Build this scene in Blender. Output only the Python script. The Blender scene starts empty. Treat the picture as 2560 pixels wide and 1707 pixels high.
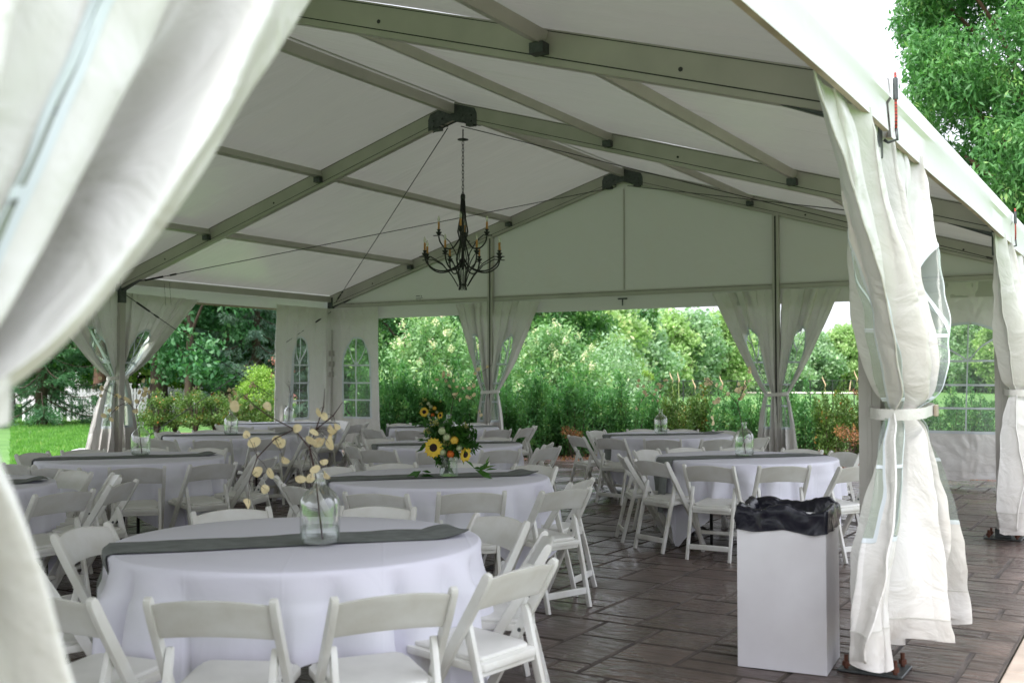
import bpy, bmesh, math, random
import numpy as np
from mathutils import Vector, Matrix, noise
R = math.radians
rng = random.Random(7)
nr = np.random.RandomState(11)
scene = bpy.context.scene
COL = scene.collection

# ------------------------------------------------------------------ camera
CAM = Vector((13.653, -15.814, 1.5)); YAW = -0.5454; PITCH = 0.0331; F = 2682.0
cam_d = bpy.data.cameras.new('camera'); cam = bpy.data.objects.new('camera', cam_d); COL.objects.link(cam)
cam.location = CAM
cam.rotation_euler = (math.pi/2 + PITCH, 0, -YAW)
cam_d.sensor_width = 36; cam_d.lens = 36*F/2560
cam_d.clip_start = 0.05; cam_d.clip_end = 2000
cam_d.dof.use_dof = True; cam_d.dof.focus_distance = 9.0; cam_d.dof.aperture_fstop = 3.3
scene.camera = cam
# ------------------------------------------------------------------ world / sun
SUN_EL, SUN_AZ = R(50), R(188)       # azimuth measured from +Y clockwise
w = bpy.data.worlds.new('World'); scene.world = w; w.use_nodes = True
nt = w.node_tree; nt.nodes.clear()
out = nt.nodes.new('ShaderNodeOutputWorld'); bg = nt.nodes.new('ShaderNodeBackground')
sky = nt.nodes.new('ShaderNodeTexSky'); sky.sky_type = 'NISHITA'; sky.sun_disc = False
sky.sun_elevation = SUN_EL; sky.sun_rotation = SUN_AZ; sky.air_density = 1.0; sky.dust_density = 3.0
hs = nt.nodes.new('ShaderNodeHueSaturation'); hs.inputs['Saturation'].default_value = 0.30
mx = nt.nodes.new('ShaderNodeMixRGB'); mx.inputs[0].default_value = 0.72; mx.inputs[2].default_value = (11.3, 11.7, 12.9, 1)
nt.links.new(sky.outputs[0], hs.inputs['Color']); nt.links.new(hs.outputs[0], mx.inputs[1])
# overcast luminance: the zenith about three times as bright as the horizon
tcw = nt.nodes.new('ShaderNodeTexCoord'); spz = nt.nodes.new('ShaderNodeSeparateXYZ'); nt.links.new(tcw.outputs['Generated'], spz.inputs[0])
mrz = nt.nodes.new('ShaderNodeMapRange'); mrz.inputs[1].default_value = 0; mrz.inputs[2].default_value = 1; mrz.inputs[3].default_value = .46; mrz.inputs[4].default_value = 1.38
nt.links.new(spz.outputs['Z'], mrz.inputs[0])
mu = nt.nodes.new('ShaderNodeVectorMath'); mu.operation = 'SCALE'; nt.links.new(mx.outputs[0], mu.inputs[0]); nt.links.new(mrz.outputs[0], mu.inputs['Scale'])
nt.links.new(mu.outputs[0], bg.inputs[0]); bg.inputs[1].default_value = 0.10
nt.links.new(bg.outputs[0], out.inputs[0])
sd = bpy.data.lights.new('sun', 'SUN'); sd.energy = 1.8; sd.angle = R(14); sd.color = (1, .97, .93)
so = bpy.data.objects.new('sun', sd); COL.objects.link(so)
sv = Vector((math.sin(SUN_AZ)*math.cos(SUN_EL), math.cos(SUN_AZ)*math.cos(SUN_EL), math.sin(SUN_EL)))
so.rotation_euler = sv.to_track_quat('Z', 'Y').to_euler(); so.location = (20, -30, 40)
vs = scene.view_settings
vs.view_transform = 'Standard'; vs.look = 'None'; vs.gamma = 1; vs.use_curve_mapping = False; vs.exposure = 1.47
scene.cycles.max_bounces = 10; scene.cycles.diffuse_bounces = 5; scene.cycles.transparent_max_bounces = 24
scene.cycles.transmission_bounces = 8; scene.cycles.glossy_bounces = 3
scene.cycles.sample_clamp_indirect = 6; scene.cycles.caustics_reflective = False; scene.cycles.caustics_refractive = False

# ------------------------------------------------------------------ helpers
FW = Vector((math.sin(YAW), math.cos(YAW), 0)); RT = Vector((math.cos(YAW), -math.sin(YAW), 0))
def at(px, depth, z=0.0):
    """world point at a horizontal distance in front of the viewpoint, full-photo column px"""
    l = (px-1280)/F*depth
    p = CAM + FW*depth + RT*l; p.z = z
    return p
def on(px, py, z):
    d = FW*math.cos(PITCH) + Vector((0, 0, math.sin(PITCH)))
    up = RT.cross(d)
    ray = d + RT*((px-1280)/F) - up*((py-853.5)/F)
    return CAM + ray*((z-CAM.z)/ray.z)

def tag(o, label=None, cat=None, group=None, kind=None):
    if label: o['label'] = label
    if cat: o['category'] = cat
    if group: o['group'] = group
    if kind: o['kind'] = kind
    return o
def empty(name, loc=(0, 0, 0), rz=0.0):
    o = bpy.data.objects.new(name, None); COL.objects.link(o); o.location = loc; o.rotation_euler = (0, 0, rz)
    o.empty_display_size = .1
    return o
def link(name, me, parent=None, loc=None, rz=0):
    o = bpy.data.objects.new(name, me); COL.objects.link(o)
    if parent: o.parent = parent
    if loc is not None: o.location = loc
    if rz: o.rotation_euler = (0, 0, rz)
    return o
KIDS = {}
def copy_tree(o, parent=None):
    c = o.copy(); COL.objects.link(c)
    if parent: c.parent = parent
    for ch in list(o.children): copy_tree(ch, c)
    return c

class MB:
    def __init__(s): s.v = []; s.f = []; s.m = []; s.mats = []
    def mat(s, m):
        if m not in s.mats: s.mats.append(m)
        return s.mats.index(m)
    def add(s, vs, fs, mi=0):
        n = len(s.v); s.v += [tuple(v) for v in vs]; s.f += [tuple(i+n for i in f) for f in fs]; s.m += [mi]*len(fs)
    def box(s, a, b, mi=0, M=None):
        x0, y0, z0 = a; x1, y1, z1 = b
        vs = [Vector(p) for p in ((x0,y0,z0),(x1,y0,z0),(x1,y1,z0),(x0,y1,z0),(x0,y0,z1),(x1,y0,z1),(x1,y1,z1),(x0,y1,z1))]
        if M: vs = [M @ v for v in vs]
        s.add(vs, [(0,3,2,1),(4,5,6,7),(0,1,5,4),(1,2,6,5),(2,3,7,6),(3,0,4,7)], mi)
    def bar(s, p, q, wd, h, mi=0, up=(0,0,1), off=(0,0)):
        """rectangular bar from p to q; wd across, h along up"""
        p = Vector(p); q = Vector(q); d = (q-p).normalized(); up = Vector(up)
        sd_ = d.cross(up).normalized(); u = sd_.cross(d).normalized()
        vs = []
        for e in (p, q):
            for (a, b) in ((-1,-1),(1,-1),(1,1),(-1,1)):
                vs.append(e + sd_*(a*wd/2+off[0]) + u*(b*h/2+off[1]))
        s.add(vs, [(3,2,1,0),(4,5,6,7),(0,1,5,4),(1,2,6,5),(2,3,7,6),(3,0,4,7)], mi)
    def tube(s, pts, rad, n=8, mi=0, cap=True):
        pts = [Vector(p) for p in pts]; m = len(pts)
        if not hasattr(rad, '__len__'): rad = [rad]*m
        prev = None; base = len(s.v); vs = []; fs = []
        for i, p in enumerate(pts):
            d = (pts[min(i+1, m-1)]-pts[max(i-1, 0)])
            if d.length < 1e-9: d = Vector((0,0,1))
            d.normalize()
            if prev is None:
                a = Vector((1,0,0)) if abs(d.x) < .8 else Vector((0,1,0))
                u = d.cross(a).normalized()
            else:
                u = (prev - d*prev.dot(d))
                u = u.normalized() if u.length > 1e-6 else d.orthogonal().normalized()
            prev = u; v = d.cross(u)
            for k in range(n):
                t = 2*math.pi*k/n; vs.append(p + (u*math.cos(t)+v*math.sin(t))*rad[i])
        for i in range(m-1):
            for k in range(n):
                k2 = (k+1) % n
                fs.append((i*n+k, i*n+k2, (i+1)*n+k2, (i+1)*n+k))
        if cap:
            fs.append(tuple(reversed(range(n)))); fs.append(tuple(range((m-1)*n, m*n)))
        s.add(vs, fs, mi)
    def lathe(s, prof, n=24, mi=0, c=(0,0,0)):
        vs = []; fs = []; m = len(prof); c = Vector(c)
        for (r, z) in prof:
            for k in range(n):
                t = 2*math.pi*k/n; vs.append(c+Vector((r*math.cos(t), r*math.sin(t), z)))
        for i in range(m-1):
            for k in range(n):
                k2 = (k+1) % n; fs.append((i*n+k, i*n+k2, (i+1)*n+k2, (i+1)*n+k))
        s.add(vs, fs, mi)
    def mesh(s, name, mats, smooth=False, bevel=0, seg=1, angle=30):
        me = bpy.data.meshes.new(name); me.from_pydata(s.v, [], s.f)
        if not isinstance(mats, (list, tuple)): mats = [mats]
        for m in mats: me.materials.append(m)
        if len(mats) > 1: me.polygons.foreach_set('material_index', s.m)
        if bevel or smooth == 'auto':
            bm = bmesh.new(); bm.from_mesh(me)
            bmesh.ops.remove_doubles(bm, verts=bm.verts, dist=1e-5)
            if bevel:
                es = [e for e in bm.edges if len(e.link_faces) == 2 and e.calc_face_angle(0) > R(angle)]
                bmesh.ops.bevel(bm, geom=es, offset=bevel, segments=seg, profile=.6, affect='EDGES', clamp_overlap=True)
            bm.to_mesh(me); bm.free()
        if smooth: me.polygons.foreach_set('use_smooth', [True]*len(me.polygons))
        if smooth == 'auto' or (smooth and bevel):
            try: me.set_sharp_from_angle(angle=R(40))
            except Exception: pass
        me.update()
        return me
    def build(s, name, mats, parent=None, **k):
        return link(name, s.mesh(name, mats, **k), parent)

# ------------------------------------------------------------------ materials
def nm(name):
    m = bpy.data.materials.new(name); m.use_nodes = True; t = m.node_tree
    b = t.nodes.get('Principled BSDF'); return m, t, b
def pmat(name, col, rough=.6, var=0.0, vscale=4, bump=0.0, bscale=40, metal=0, spec=.5, col2=None, stretch=None, sheen=0, coat=0, coords='Object', detail=4):
    m, t, b = nm(name); N = t.nodes; L = t.links
    b.inputs['Base Color'].default_value = (*col, 1); b.inputs['Roughness'].default_value = rough
    b.inputs['Metallic'].default_value = metal; b.inputs['Specular IOR Level'].default_value = spec
    if coat: b.inputs['Coat Weight'].default_value = coat
    tc = N.new('ShaderNodeTexCoord'); mp = N.new('ShaderNodeMapping'); L.new(tc.outputs[coords], mp.inputs[0])
    if stretch: mp.inputs['Scale'].default_value = stretch
    if var or col2:
        n = N.new('ShaderNodeTexNoise'); n.inputs['Scale'].default_value = vscale; n.inputs['Detail'].default_value = detail
        L.new(mp.outputs[0], n.inputs['Vector'])
        r = N.new('ShaderNodeValToRGB'); r.color_ramp.elements[0].position = .32; r.color_ramp.elements[1].position = .68
        c2 = col2 or tuple(c*(1-var) for c in col)
        r.color_ramp.elements[0].color = (*c2, 1); r.color_ramp.elements[1].color = (*col, 1)
        L.new(n.outputs['Fac'], r.inputs[0]); L.new(r.outputs[0], b.inputs['Base Color'])
    if bump:
        n2 = N.new('ShaderNodeTexNoise'); n2.inputs['Scale'].default_value = bscale; n2.inputs['Detail'].default_value = 4
        L.new(mp.outputs[0], n2.inputs['Vector'])
        bp = N.new('ShaderNodeBump'); bp.inputs['Strength'].default_value = bump; bp.inputs['Distance'].default_value = .01
        L.new(n2.outputs['Fac'], bp.inputs['Height']); L.new(bp.outputs[0], b.inputs['Normal'])
    return m
def fabric(name, col, trans, rough=.5, wr=.25, dirt=.12, wscale=2.0, tcol=None, dirtcol=(.55,.45,.33), spec=.35, stretch=(1,1,1)):
    """vinyl / linen sheet: reflects and lets some light through"""
    m, t, b = nm(name); N = t.nodes; L = t.links
    b.inputs['Roughness'].default_value = rough; b.inputs['Specular IOR Level'].default_value = spec
    tc = N.new('ShaderNodeTexCoord'); mp = N.new('ShaderNodeMapping'); L.new(tc.outputs['Object'], mp.inputs[0]); mp.inputs['Scale'].default_value = stretch
    n = N.new('ShaderNodeTexNoise'); n.inputs['Scale'].default_value = 1.7; n.inputs['Detail'].default_value = 6; n.inputs['Roughness'].default_value = .62
    L.new(mp.outputs[0], n.inputs['Vector'])
    r = N.new('ShaderNodeValToRGB'); r.color_ramp.elements[0].position = .52; r.color_ramp.elements[1].position = .8
    r.color_ramp.elements[0].color = (*col, 1)
    r.color_ramp.elements[1].color = (*[c*(1-dirt*4)+d*dirt*4 for c, d in zip(col, dirtcol)], 1)
    L.new(n.outputs['Fac'], r.inputs[0]); L.new(r.outputs[0], b.inputs['Base Color'])
    n2 = N.new('ShaderNodeTexNoise'); n2.inputs['Scale'].default_value = wscale; n2.inputs['Detail'].default_value = 5
    n2.inputs['Distortion'].default_value = .6
    L.new(mp.outputs[0], n2.inputs['Vector'])
    bp = N.new('ShaderNodeBump'); bp.inputs['Strength'].default_value = wr; bp.inputs['Distance'].default_value = .05
    L.new(n2.outputs['Fac'], bp.inputs['Height']); L.new(bp.outputs[0], b.inputs['Normal'])
    if trans:
        tr = N.new('ShaderNodeBsdfTranslucent'); tr.inputs[0].default_value = (*(tcol or col), 1)
        L.new(bp.outputs[0], tr.inputs['Normal'])
        mx = N.new('ShaderNodeMixShader'); mx.inputs[0].default_value = trans
        L.new(b.outputs[0], mx.inputs[1]); L.new(tr.outputs[0], mx.inputs[2])
        L.new(mx.outputs[0], N.get('Material Output').inputs[0])
    return m
def leafmat(name, c1, c2, c3=None, trans=.35, rough=.45, p3=.93):
    m, t, b = nm(name); N = t.nodes; L = t.links
    a = N.new('ShaderNodeAttribute'); a.attribute_name = 'rnd'
    r = N.new('ShaderNodeValToRGB'); r.color_ramp.elements[0].color = (*c1, 1); r.color_ramp.elements[1].color = (*c2, 1)
    r.color_ramp.elements[1].position = .88
    if c3:
        e = r.color_ramp.elements.new(p3); e.color = (*c3, 1)
    L.new(a.outputs['Fac'], r.inputs[0]); L.new(r.outputs[0], b.inputs['Base Color'])
    b.inputs['Roughness'].default_value = rough; b.inputs['Specular IOR Level'].default_value = .4
    tr = N.new('ShaderNodeBsdfTranslucent')
    g = N.new('ShaderNodeMixRGB'); g.blend_type = 'MULTIPLY'; g.inputs[0].default_value = 1; g.inputs[2].default_value = (1.15, 1.4, .8, 1)
    L.new(r.outputs[0], g.inputs[1]); L.new(g.outputs[0], tr.inputs[0])
    mx = N.new('ShaderNodeMixShader'); mx.inputs[0].default_value = trans
    L.new(b.outputs[0], mx.inputs[1]); L.new(tr.outputs[0], mx.inputs[2]); L.new(mx.outputs[0], N.get('Material Output').inputs[0])
    return m
def clearmat(name, tint, alpha, rough=.12, haze=(.8,.86,.9)):
    """clear vinyl / thin glass: mostly see-through sheet with a glossy, slightly milky surface"""
    m, t, b = nm(name); N = t.nodes; L = t.links
    b.inputs['Base Color'].default_value = (*haze, 1); b.inputs['Roughness'].default_value = rough
    tc = N.new('ShaderNodeTexCoord'); n = N.new('ShaderNodeTexNoise'); n.inputs['Scale'].default_value = 5; L.new(tc.outputs['Object'], n.inputs['Vector'])
    bp = N.new('ShaderNodeBump'); bp.inputs['Strength'].default_value = .25; bp.inputs['Distance'].default_value = .03
    L.new(n.outputs['Fac'], bp.inputs['Height']); L.new(bp.outputs[0], b.inputs['Normal'])
    tp = N.new('ShaderNodeBsdfTransparent'); tp.inputs[0].default_value = (*tint, 1)
    mx = N.new('ShaderNodeMixShader'); mx.inputs[0].default_value = alpha
    L.new(tp.outputs[0], mx.inputs[1]); L.new(b.outputs[0], mx.inputs[2]); L.new(mx.outputs[0], N.get('Material Output').inputs[0])
    return m

M = {}
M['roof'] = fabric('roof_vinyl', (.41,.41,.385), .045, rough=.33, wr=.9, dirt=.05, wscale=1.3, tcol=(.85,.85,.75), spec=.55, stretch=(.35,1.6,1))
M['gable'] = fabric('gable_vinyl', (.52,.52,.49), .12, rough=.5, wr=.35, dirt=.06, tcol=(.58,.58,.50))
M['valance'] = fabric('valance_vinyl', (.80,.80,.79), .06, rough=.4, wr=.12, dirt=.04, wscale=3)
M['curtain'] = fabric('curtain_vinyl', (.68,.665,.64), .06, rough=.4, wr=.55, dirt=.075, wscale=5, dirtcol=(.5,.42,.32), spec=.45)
M['cloth'] = fabric('table_linen', (.79,.78,.87), .04, rough=.85, wr=.18, dirt=.0, wscale=3, spec=.1)
def creases(m):
    t = m.node_tree; N = t.nodes; L = t.links; bp = [n for n in N if n.type == 'BUMP'][0]; src = bp.inputs['Height'].links[0].from_socket
    tc = N.new('ShaderNodeTexCoord'); mp = N.new('ShaderNodeMapping'); mp.inputs['Rotation'].default_value = (0, 0, R(52)); L.new(tc.outputs['Object'], mp.inputs[0])
    sp = N.new('ShaderNodeSeparateXYZ'); L.new(mp.outputs[0], sp.inputs[0]); last = src
    for ax, per in (('X', .38), ('Y', .38)):
        d = N.new('ShaderNodeMath'); d.operation = 'PINGPONG'; d.inputs[1].default_value = per/2; L.new(sp.outputs[ax], d.inputs[0])
        r_ = N.new('ShaderNodeMapRange'); r_.inputs[1].default_value = 0; r_.inputs[2].default_value = .010; r_.inputs[3].default_value = .12; r_.inputs[4].default_value = 0; L.new(d.outputs[0], r_.inputs[0])
        a_ = N.new('ShaderNodeMath'); a_.operation = 'ADD'; L.new(last, a_.inputs[0]); L.new(r_.outputs[0], a_.inputs[1]); last = a_.outputs[0]
    L.new(last, bp.inputs['Height'])
creases(M['cloth'])
M['runner'] = pmat('grey_linen', (.23,.245,.24), .9, var=.25, vscale=14, bump=.3, bscale=160, spec=.1)
M['alu'] = pmat('grey_aluminium', (.48,.455,.425), .45, var=.14, vscale=3, metal=.1, bump=.05)
M['alud'] = pmat('dark_groove', (.03,.03,.03), .6)
M['steel'] = pmat('galvanised_steel', (.10,.11,.11), .45, var=.4, vscale=25, metal=.6)
M['rust'] = pmat('rusty_steel', (.16,.06,.035), .7, var=.5, vscale=60, metal=.3)
M['black'] = pmat('black_iron', (.012,.012,.012), .5)
M['cable'] = pmat('steel_cable', (.05,.05,.05), .5, metal=.5)
M['chair'] = pmat('white_resin', (.79,.79,.77), .36, vscale=5, bump=.08, bscale=30, col2=(.62,.60,.54), detail=9)
def perobj(m, lo, hi):
    t = m.node_tree; b = t.nodes['Principled BSDF']; l = b.inputs['Base Color'].links[0]; src = l.from_socket
    oi = t.nodes.new('ShaderNodeObjectInfo'); mr = t.nodes.new('ShaderNodeMapRange'); mr.inputs[3].default_value = lo; mr.inputs[4].default_value = hi
    t.links.new(oi.outputs['Random'], mr.inputs[0]); vm = t.nodes.new('ShaderNodeVectorMath'); vm.operation = 'SCALE'
    t.links.new(src, vm.inputs[0]); t.links.new(mr.outputs[0], vm.inputs['Scale']); t.links.new(vm.outputs[0], b.inputs['Base Color'])
perobj(M['chair'], .92, 1.04)
M['chairseat'] = pmat('white_vinyl_pad', (.74,.73,.70), .5, var=.1, vscale=9, bump=.12, bscale=14)
M['vinyl'] = clearmat('clear_vinyl', (.80,.83,.76), .13)
M['hemline'] = pmat('hem_stitch', (.55,.54,.50), .6)
M['vinylbar'] = pmat('pale_window_strip', (.60,.65,.68), .4)
def glassmat(name, tint, lo, hi):
    m, t, b = nm(name); N = t.nodes; L = t.links
    gl = N.new('ShaderNodeBsdfGlossy'); gl.inputs['Roughness'].default_value = .05; gl.inputs[0].default_value = (.97,.98,.98,1)
    tp = N.new('ShaderNodeBsdfTransparent')
    lw = N.new('ShaderNodeLayerWeight'); lw.inputs[0].default_value = .35
    cr = N.new('ShaderNodeValToRGB'); cr.color_ramp.elements[0].position = .55; cr.color_ramp.elements[0].color = (*tint, 1); cr.color_ramp.elements[1].color = (.55, .58, .56, 1)  # dark rim of refraction put into the tint by facing angle
    L.new(lw.outputs['Facing'], cr.inputs[0]); L.new(cr.outputs[0], tp.inputs[0])
    mr = N.new('ShaderNodeMapRange'); mr.inputs[3].default_value = lo; mr.inputs[4].default_value = hi; L.new(lw.outputs['Facing'], mr.inputs[0])
    mx = N.new('ShaderNodeMixShader'); L.new(mr.outputs[0], mx.inputs[0]); L.new(tp.outputs[0], mx.inputs[1]); L.new(gl.outputs[0], mx.inputs[2])
    L.new(mx.outputs[0], N.get('Material Output').inputs[0]); return m
M['glass'] = glassmat('clear_glass', (.985,.992,.986), .04, .55)
M['water'] = glassmat('water_in_vase', (.975,.985,.98), .02, .2)
M['amber'] = pmat('candle_sleeve', (.50,.24,.07), .6)
M['bulb'] = clearmat('bulb_glass', (.95,.95,.9), .35, rough=.05, haze=(.9,.9,.8))
M['bin'] = pmat('white_board', (.77,.76,.785), .42, vscale=2.2, col2=(.64,.62,.64), bump=.05, bscale=8, detail=8)
M['bag'] = None
M['dark'] = pmat('table_leg_dark', (.03,.03,.03), .5)
M['wood'] = pmat('table_wood', (.28,.2,.13), .6)
M['bark'] = pmat('bark', (.10,.07,.05), .9, var=.55, vscale=8, bump=.9, bscale=14, stretch=(1,1,.25))
M['barkr'] = pmat('reddish_bark', (.16,.085,.055), .85, var=.5, vscale=7, bump=.8, bscale=14, stretch=(1,1,.25))
M['twig'] = pmat('dark_twig', (.06,.03,.03), .7)
M['pod'] = None
M['fence'] = pmat('white_fence_paint', (.74,.74,.76), .5, var=.05)
M['fenced'] = pmat('dark_fence_metal', (.02,.025,.02), .5)
M['mulch'] = pmat('mulch', (.22,.14,.11), .95, col2=(.08,.05,.04), vscale=26, bump=1, bscale=40, detail=8)
M['tan'] = pmat('tan_hem', (.42,.34,.26), .6, var=.35, vscale=5)
M['strapred'] = None

def bagmat():
    m, t, b = nm('black_bin_bag'); N = t.nodes; L = t.links
    b.inputs['Base Color'].default_value = (.012,.012,.02,1); b.inputs['Roughness'].default_value = .27; b.inputs['Specular IOR Level'].default_value = .35
    tc = N.new('ShaderNodeTexCoord'); n = N.new('ShaderNodeTexNoise'); n.inputs['Scale'].default_value = 5; n.inputs['Detail'].default_value = 3; n.inputs['Distortion'].default_value = .8
    L.new(tc.outputs['Object'], n.inputs['Vector'])
    bp = N.new('ShaderNodeBump'); bp.inputs['Strength'].default_value = .7; bp.inputs['Distance'].default_value = .04
    L.new(n.outputs['Fac'], bp.inputs['Height']); L.new(bp.outputs[0], b.inputs['Normal'])
    return m
M['bag'] = bagmat()
def podmat():
    m, t, b = nm('papery_seed_pod'); N = t.nodes; L = t.links
    b.inputs['Base Color'].default_value = (.93,.83,.58,1); b.inputs['Roughness'].default_value = .6
    tr = N.new('ShaderNodeBsdfTranslucent'); tr.inputs[0].default_value = (.95,.80,.52,1)
    mx = N.new('ShaderNodeMixShader'); mx.inputs[0].default_value = .35
    L.new(b.outputs[0], mx.inputs[1]); L.new(tr.outputs[0], mx.inputs[2]); L.new(mx.outputs[0], N.get('Material Output').inputs[0])
    return m
M['pod'] = podmat()
def strapmat():
    m, t, b = nm('red_black_cord'); N = t.nodes; L = t.links
    tc = N.new('ShaderNodeTexCoord'); wv = N.new('ShaderNodeTexWave'); wv.inputs['Scale'].default_value = 18; wv.bands_direction = 'Z'
    L.new(tc.outputs['Object'], wv.inputs['Vector'])
    r = N.new('ShaderNodeValToRGB'); r.color_ramp.interpolation = 'CONSTANT'
    r.color_ramp.elements[0].color = (.02,.01,.01,1); r.color_ramp.elements[1].color = (.45,.05,.03,1); r.color_ramp.elements[1].position = .35
    L.new(wv.outputs['Fac'], r.inputs[0]); L.new(r.outputs[0], b.inputs['Base Color']); b.inputs['Roughness'].default_value = .7
    return m
M['strapred'] = strapmat()
def grassmat():
    m, t, b = nm('lawn_grass'); N = t.nodes; L = t.links
    tc = N.new('ShaderNodeTexCoord'); n = N.new('ShaderNodeTexNoise'); n.inputs['Scale'].default_value = .7; n.inputs['Detail'].default_value = 9; n.inputs['Roughness'].default_value = .7
    L.new(tc.outputs['Object'], n.inputs['Vector'])
    r = N.new('ShaderNodeValToRGB'); r.color_ramp.elements[0].position = .3; r.color_ramp.elements[1].position = .72
    r.color_ramp.elements[0].color = (.06,.16,.03,1); r.color_ramp.elements[1].color = (.15,.30,.07,1)
    L.new(n.outputs['Fac'], r.inputs[0]); L.new(r.outputs[0], b.inputs['Base Color']); b.inputs['Roughness'].default_value = .9
    n2 = N.new('ShaderNodeTexNoise'); n2.inputs['Scale'].default_value = 60; L.new(tc.outputs['Object'], n2.inputs['Vector'])
    bp = N.new('ShaderNodeBump'); bp.inputs['Strength'].default_value = .8; bp.inputs['Distance'].default_value = .05
    L.new(n2.outputs['Fac'], bp.inputs['Height']); L.new(bp.outputs[0], b.inputs['Normal'])
    return m
M['grass'] = grassmat()
def stonemat(name, tones, rl=.07, rh=.42):
    m, t, b = nm(name); N = t.nodes; L = t.links
    g = N.new('ShaderNodeNewGeometry'); oi = N.new('ShaderNodeAttribute'); oi.attribute_name = 'rnd'
    obr = N.new('ShaderNodeObjectInfo')
    add = N.new('ShaderNodeMath'); add.operation = 'ADD'; L.new(oi.outputs['Fac'], add.inputs[0]); L.new(obr.outputs['Random'], add.inputs[1])
    fr = N.new('ShaderNodeMath'); fr.operation = 'FRACT'; L.new(add.outputs[0], fr.inputs[0])
    r = N.new('ShaderNodeValToRGB'); r.color_ramp.elements[0].color = (*tones[0], 1); r.color_ramp.elements[1].color = (*tones[-1], 1)
    for i, c in enumerate(tones[1:-1]):
        e = r.color_ramp.elements.new((i+1)/(len(tones)-1)); e.color = (*c, 1)
    L.new(fr.outputs[0], r.inputs[0])
    n = N.new('ShaderNodeTexNoise'); n.inputs['Scale'].default_value = 5; n.inputs['Detail'].default_value = 8; n.inputs['Roughness'].default_value = .65
    L.new(g.outputs['Position'], n.inputs['Vector'])
    mxx = N.new('ShaderNodeMixRGB'); mxx.blend_type = 'MULTIPLY'; mxx.inputs[0].default_value = .8
    r2 = N.new('ShaderNodeValToRGB'); r2.color_ramp.elements[0].position = .3; r2.color_ramp.elements[1].position = .7
    r2.color_ramp.elements[0].color = (.45,.42,.42,1); r2.color_ramp.elements[1].color = (1.25,1.2,1.15,1)
    L.new(n.outputs['Fac'], r2.inputs[0]); L.new(r.outputs[0], mxx.inputs[1]); L.new(r2.outputs[0], mxx.inputs[2]); L.new(mxx.outputs[0], b.inputs['Base Color'])
    n3 = N.new('ShaderNodeTexNoise'); n3.inputs['Scale'].default_value = 1.3; n3.inputs['Detail'].default_value = 5; L.new(g.outputs['Position'], n3.inputs['Vector'])
    mr = N.new('ShaderNodeMapRange'); mr.inputs[1].default_value = .38; mr.inputs[2].default_value = .62; mr.inputs[3].default_value = rl; mr.inputs[4].default_value = rh
    L.new(n3.outputs['Fac'], mr.inputs[0]); L.new(mr.outputs[0], b.inputs['Roughness'])
    mp = N.new('ShaderNodeMapping'); mp.inputs['Scale'].default_value = (1,2.6,1); L.new(g.outputs['Position'], mp.inputs[0])
    n2 = N.new('ShaderNodeTexNoise'); n2.inputs['Scale'].default_value = 6; n2.inputs['Detail'].default_value = 5; L.new(mp.outputs[0], n2.inputs['Vector'])
    bp = N.new('ShaderNodeBump'); bp.inputs['Strength'].default_value = .75; bp.inputs['Distance'].default_value = .022
    L.new(n2.outputs['Fac'], bp.inputs['Height']); L.new(bp.outputs[0], b.inputs['Normal'])
    return m
M['stone'] = stonemat('stamped_stone', [(.10,.072,.062),(.125,.092,.08),(.085,.064,.058),(.14,.103,.09),(.10,.078,.072)])
M['joint'] = pmat('stone_joint', (.10,.08,.065), .85, col2=(.035,.028,.025), vscale=3, bump=.4)
M['walk'] = pmat('tan_concrete', (.40,.33,.27), .8, var=.25, vscale=7, bump=.3, bscale=30)
M['sand'] = pmat('bunker_sand', (.75,.68,.55), .9)

# leaves
M['lf_big'] = leafmat('ash_leaf', (.05,.17,.055), (.17,.37,.12), (.32,.50,.16))
M['lf_dark'] = leafmat('dark_leaf', (.035,.12,.04), (.12,.26,.07), (.20,.34,.10))
M['lf_oak'] = leafmat('oak_leaf', (.04,.15,.06), (.15,.33,.15), (.22,.40,.20))
M['lf_far'] = leafmat('far_leaf_hazed', (.20,.33,.12), (.40,.54,.23), (.56,.58,.32))  # distance haze and outdoor glare put into these paler leaf colours
M['lf_farb'] = leafmat('far_leaf_hazed_bluish', (.18,.31,.18), (.34,.48,.28), (.48,.56,.36))  # same, with the bluish fade of distance mixed into the colour
M['lf_hedge'] = leafmat('hedge_leaf', (.04,.15,.05), (.16,.35,.11), (.32,.48,.15))
M['lf_hedgeb'] = leafmat('hedge_leaf_browned', (.04,.10,.02), (.13,.21,.045), (.45,.17,.05), p3=.95)
M['lf_dry'] = leafmat('dry_leaf', (.16,.07,.035), (.42,.20,.09))
M['lf_hyd'] = leafmat('hydrangea_leaf', (.12,.26,.11), (.27,.42,.19), (.42,.50,.24))
M['lf_flower'] = leafmat('cream_blossom', (.55,.56,.34), (.80,.76,.62), (.85,.6,.5))
M['lf_lime'] = leafmat('lime_leaf', (.17,.30,.05), (.34,.50,.10))
M['lf_spruce'] = leafmat('spruce_needle', (.018,.08,.03), (.065,.18,.06), (.11,.25,.09), trans=.12)
M['lf_silver'] = leafmat('silver_spruce_needle', (.07,.15,.11), (.20,.30,.22), (.28,.40,.30), trans=.15)
M['lf_pink'] = leafmat('pink_leaf', (.45,.14,.14), (.65,.30,.26))
M['plume'] = pmat('grass_plume', (.60,.45,.28), .8)
M['blade'] = pmat('grass_blade', (.35,.42,.14), .7)

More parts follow.
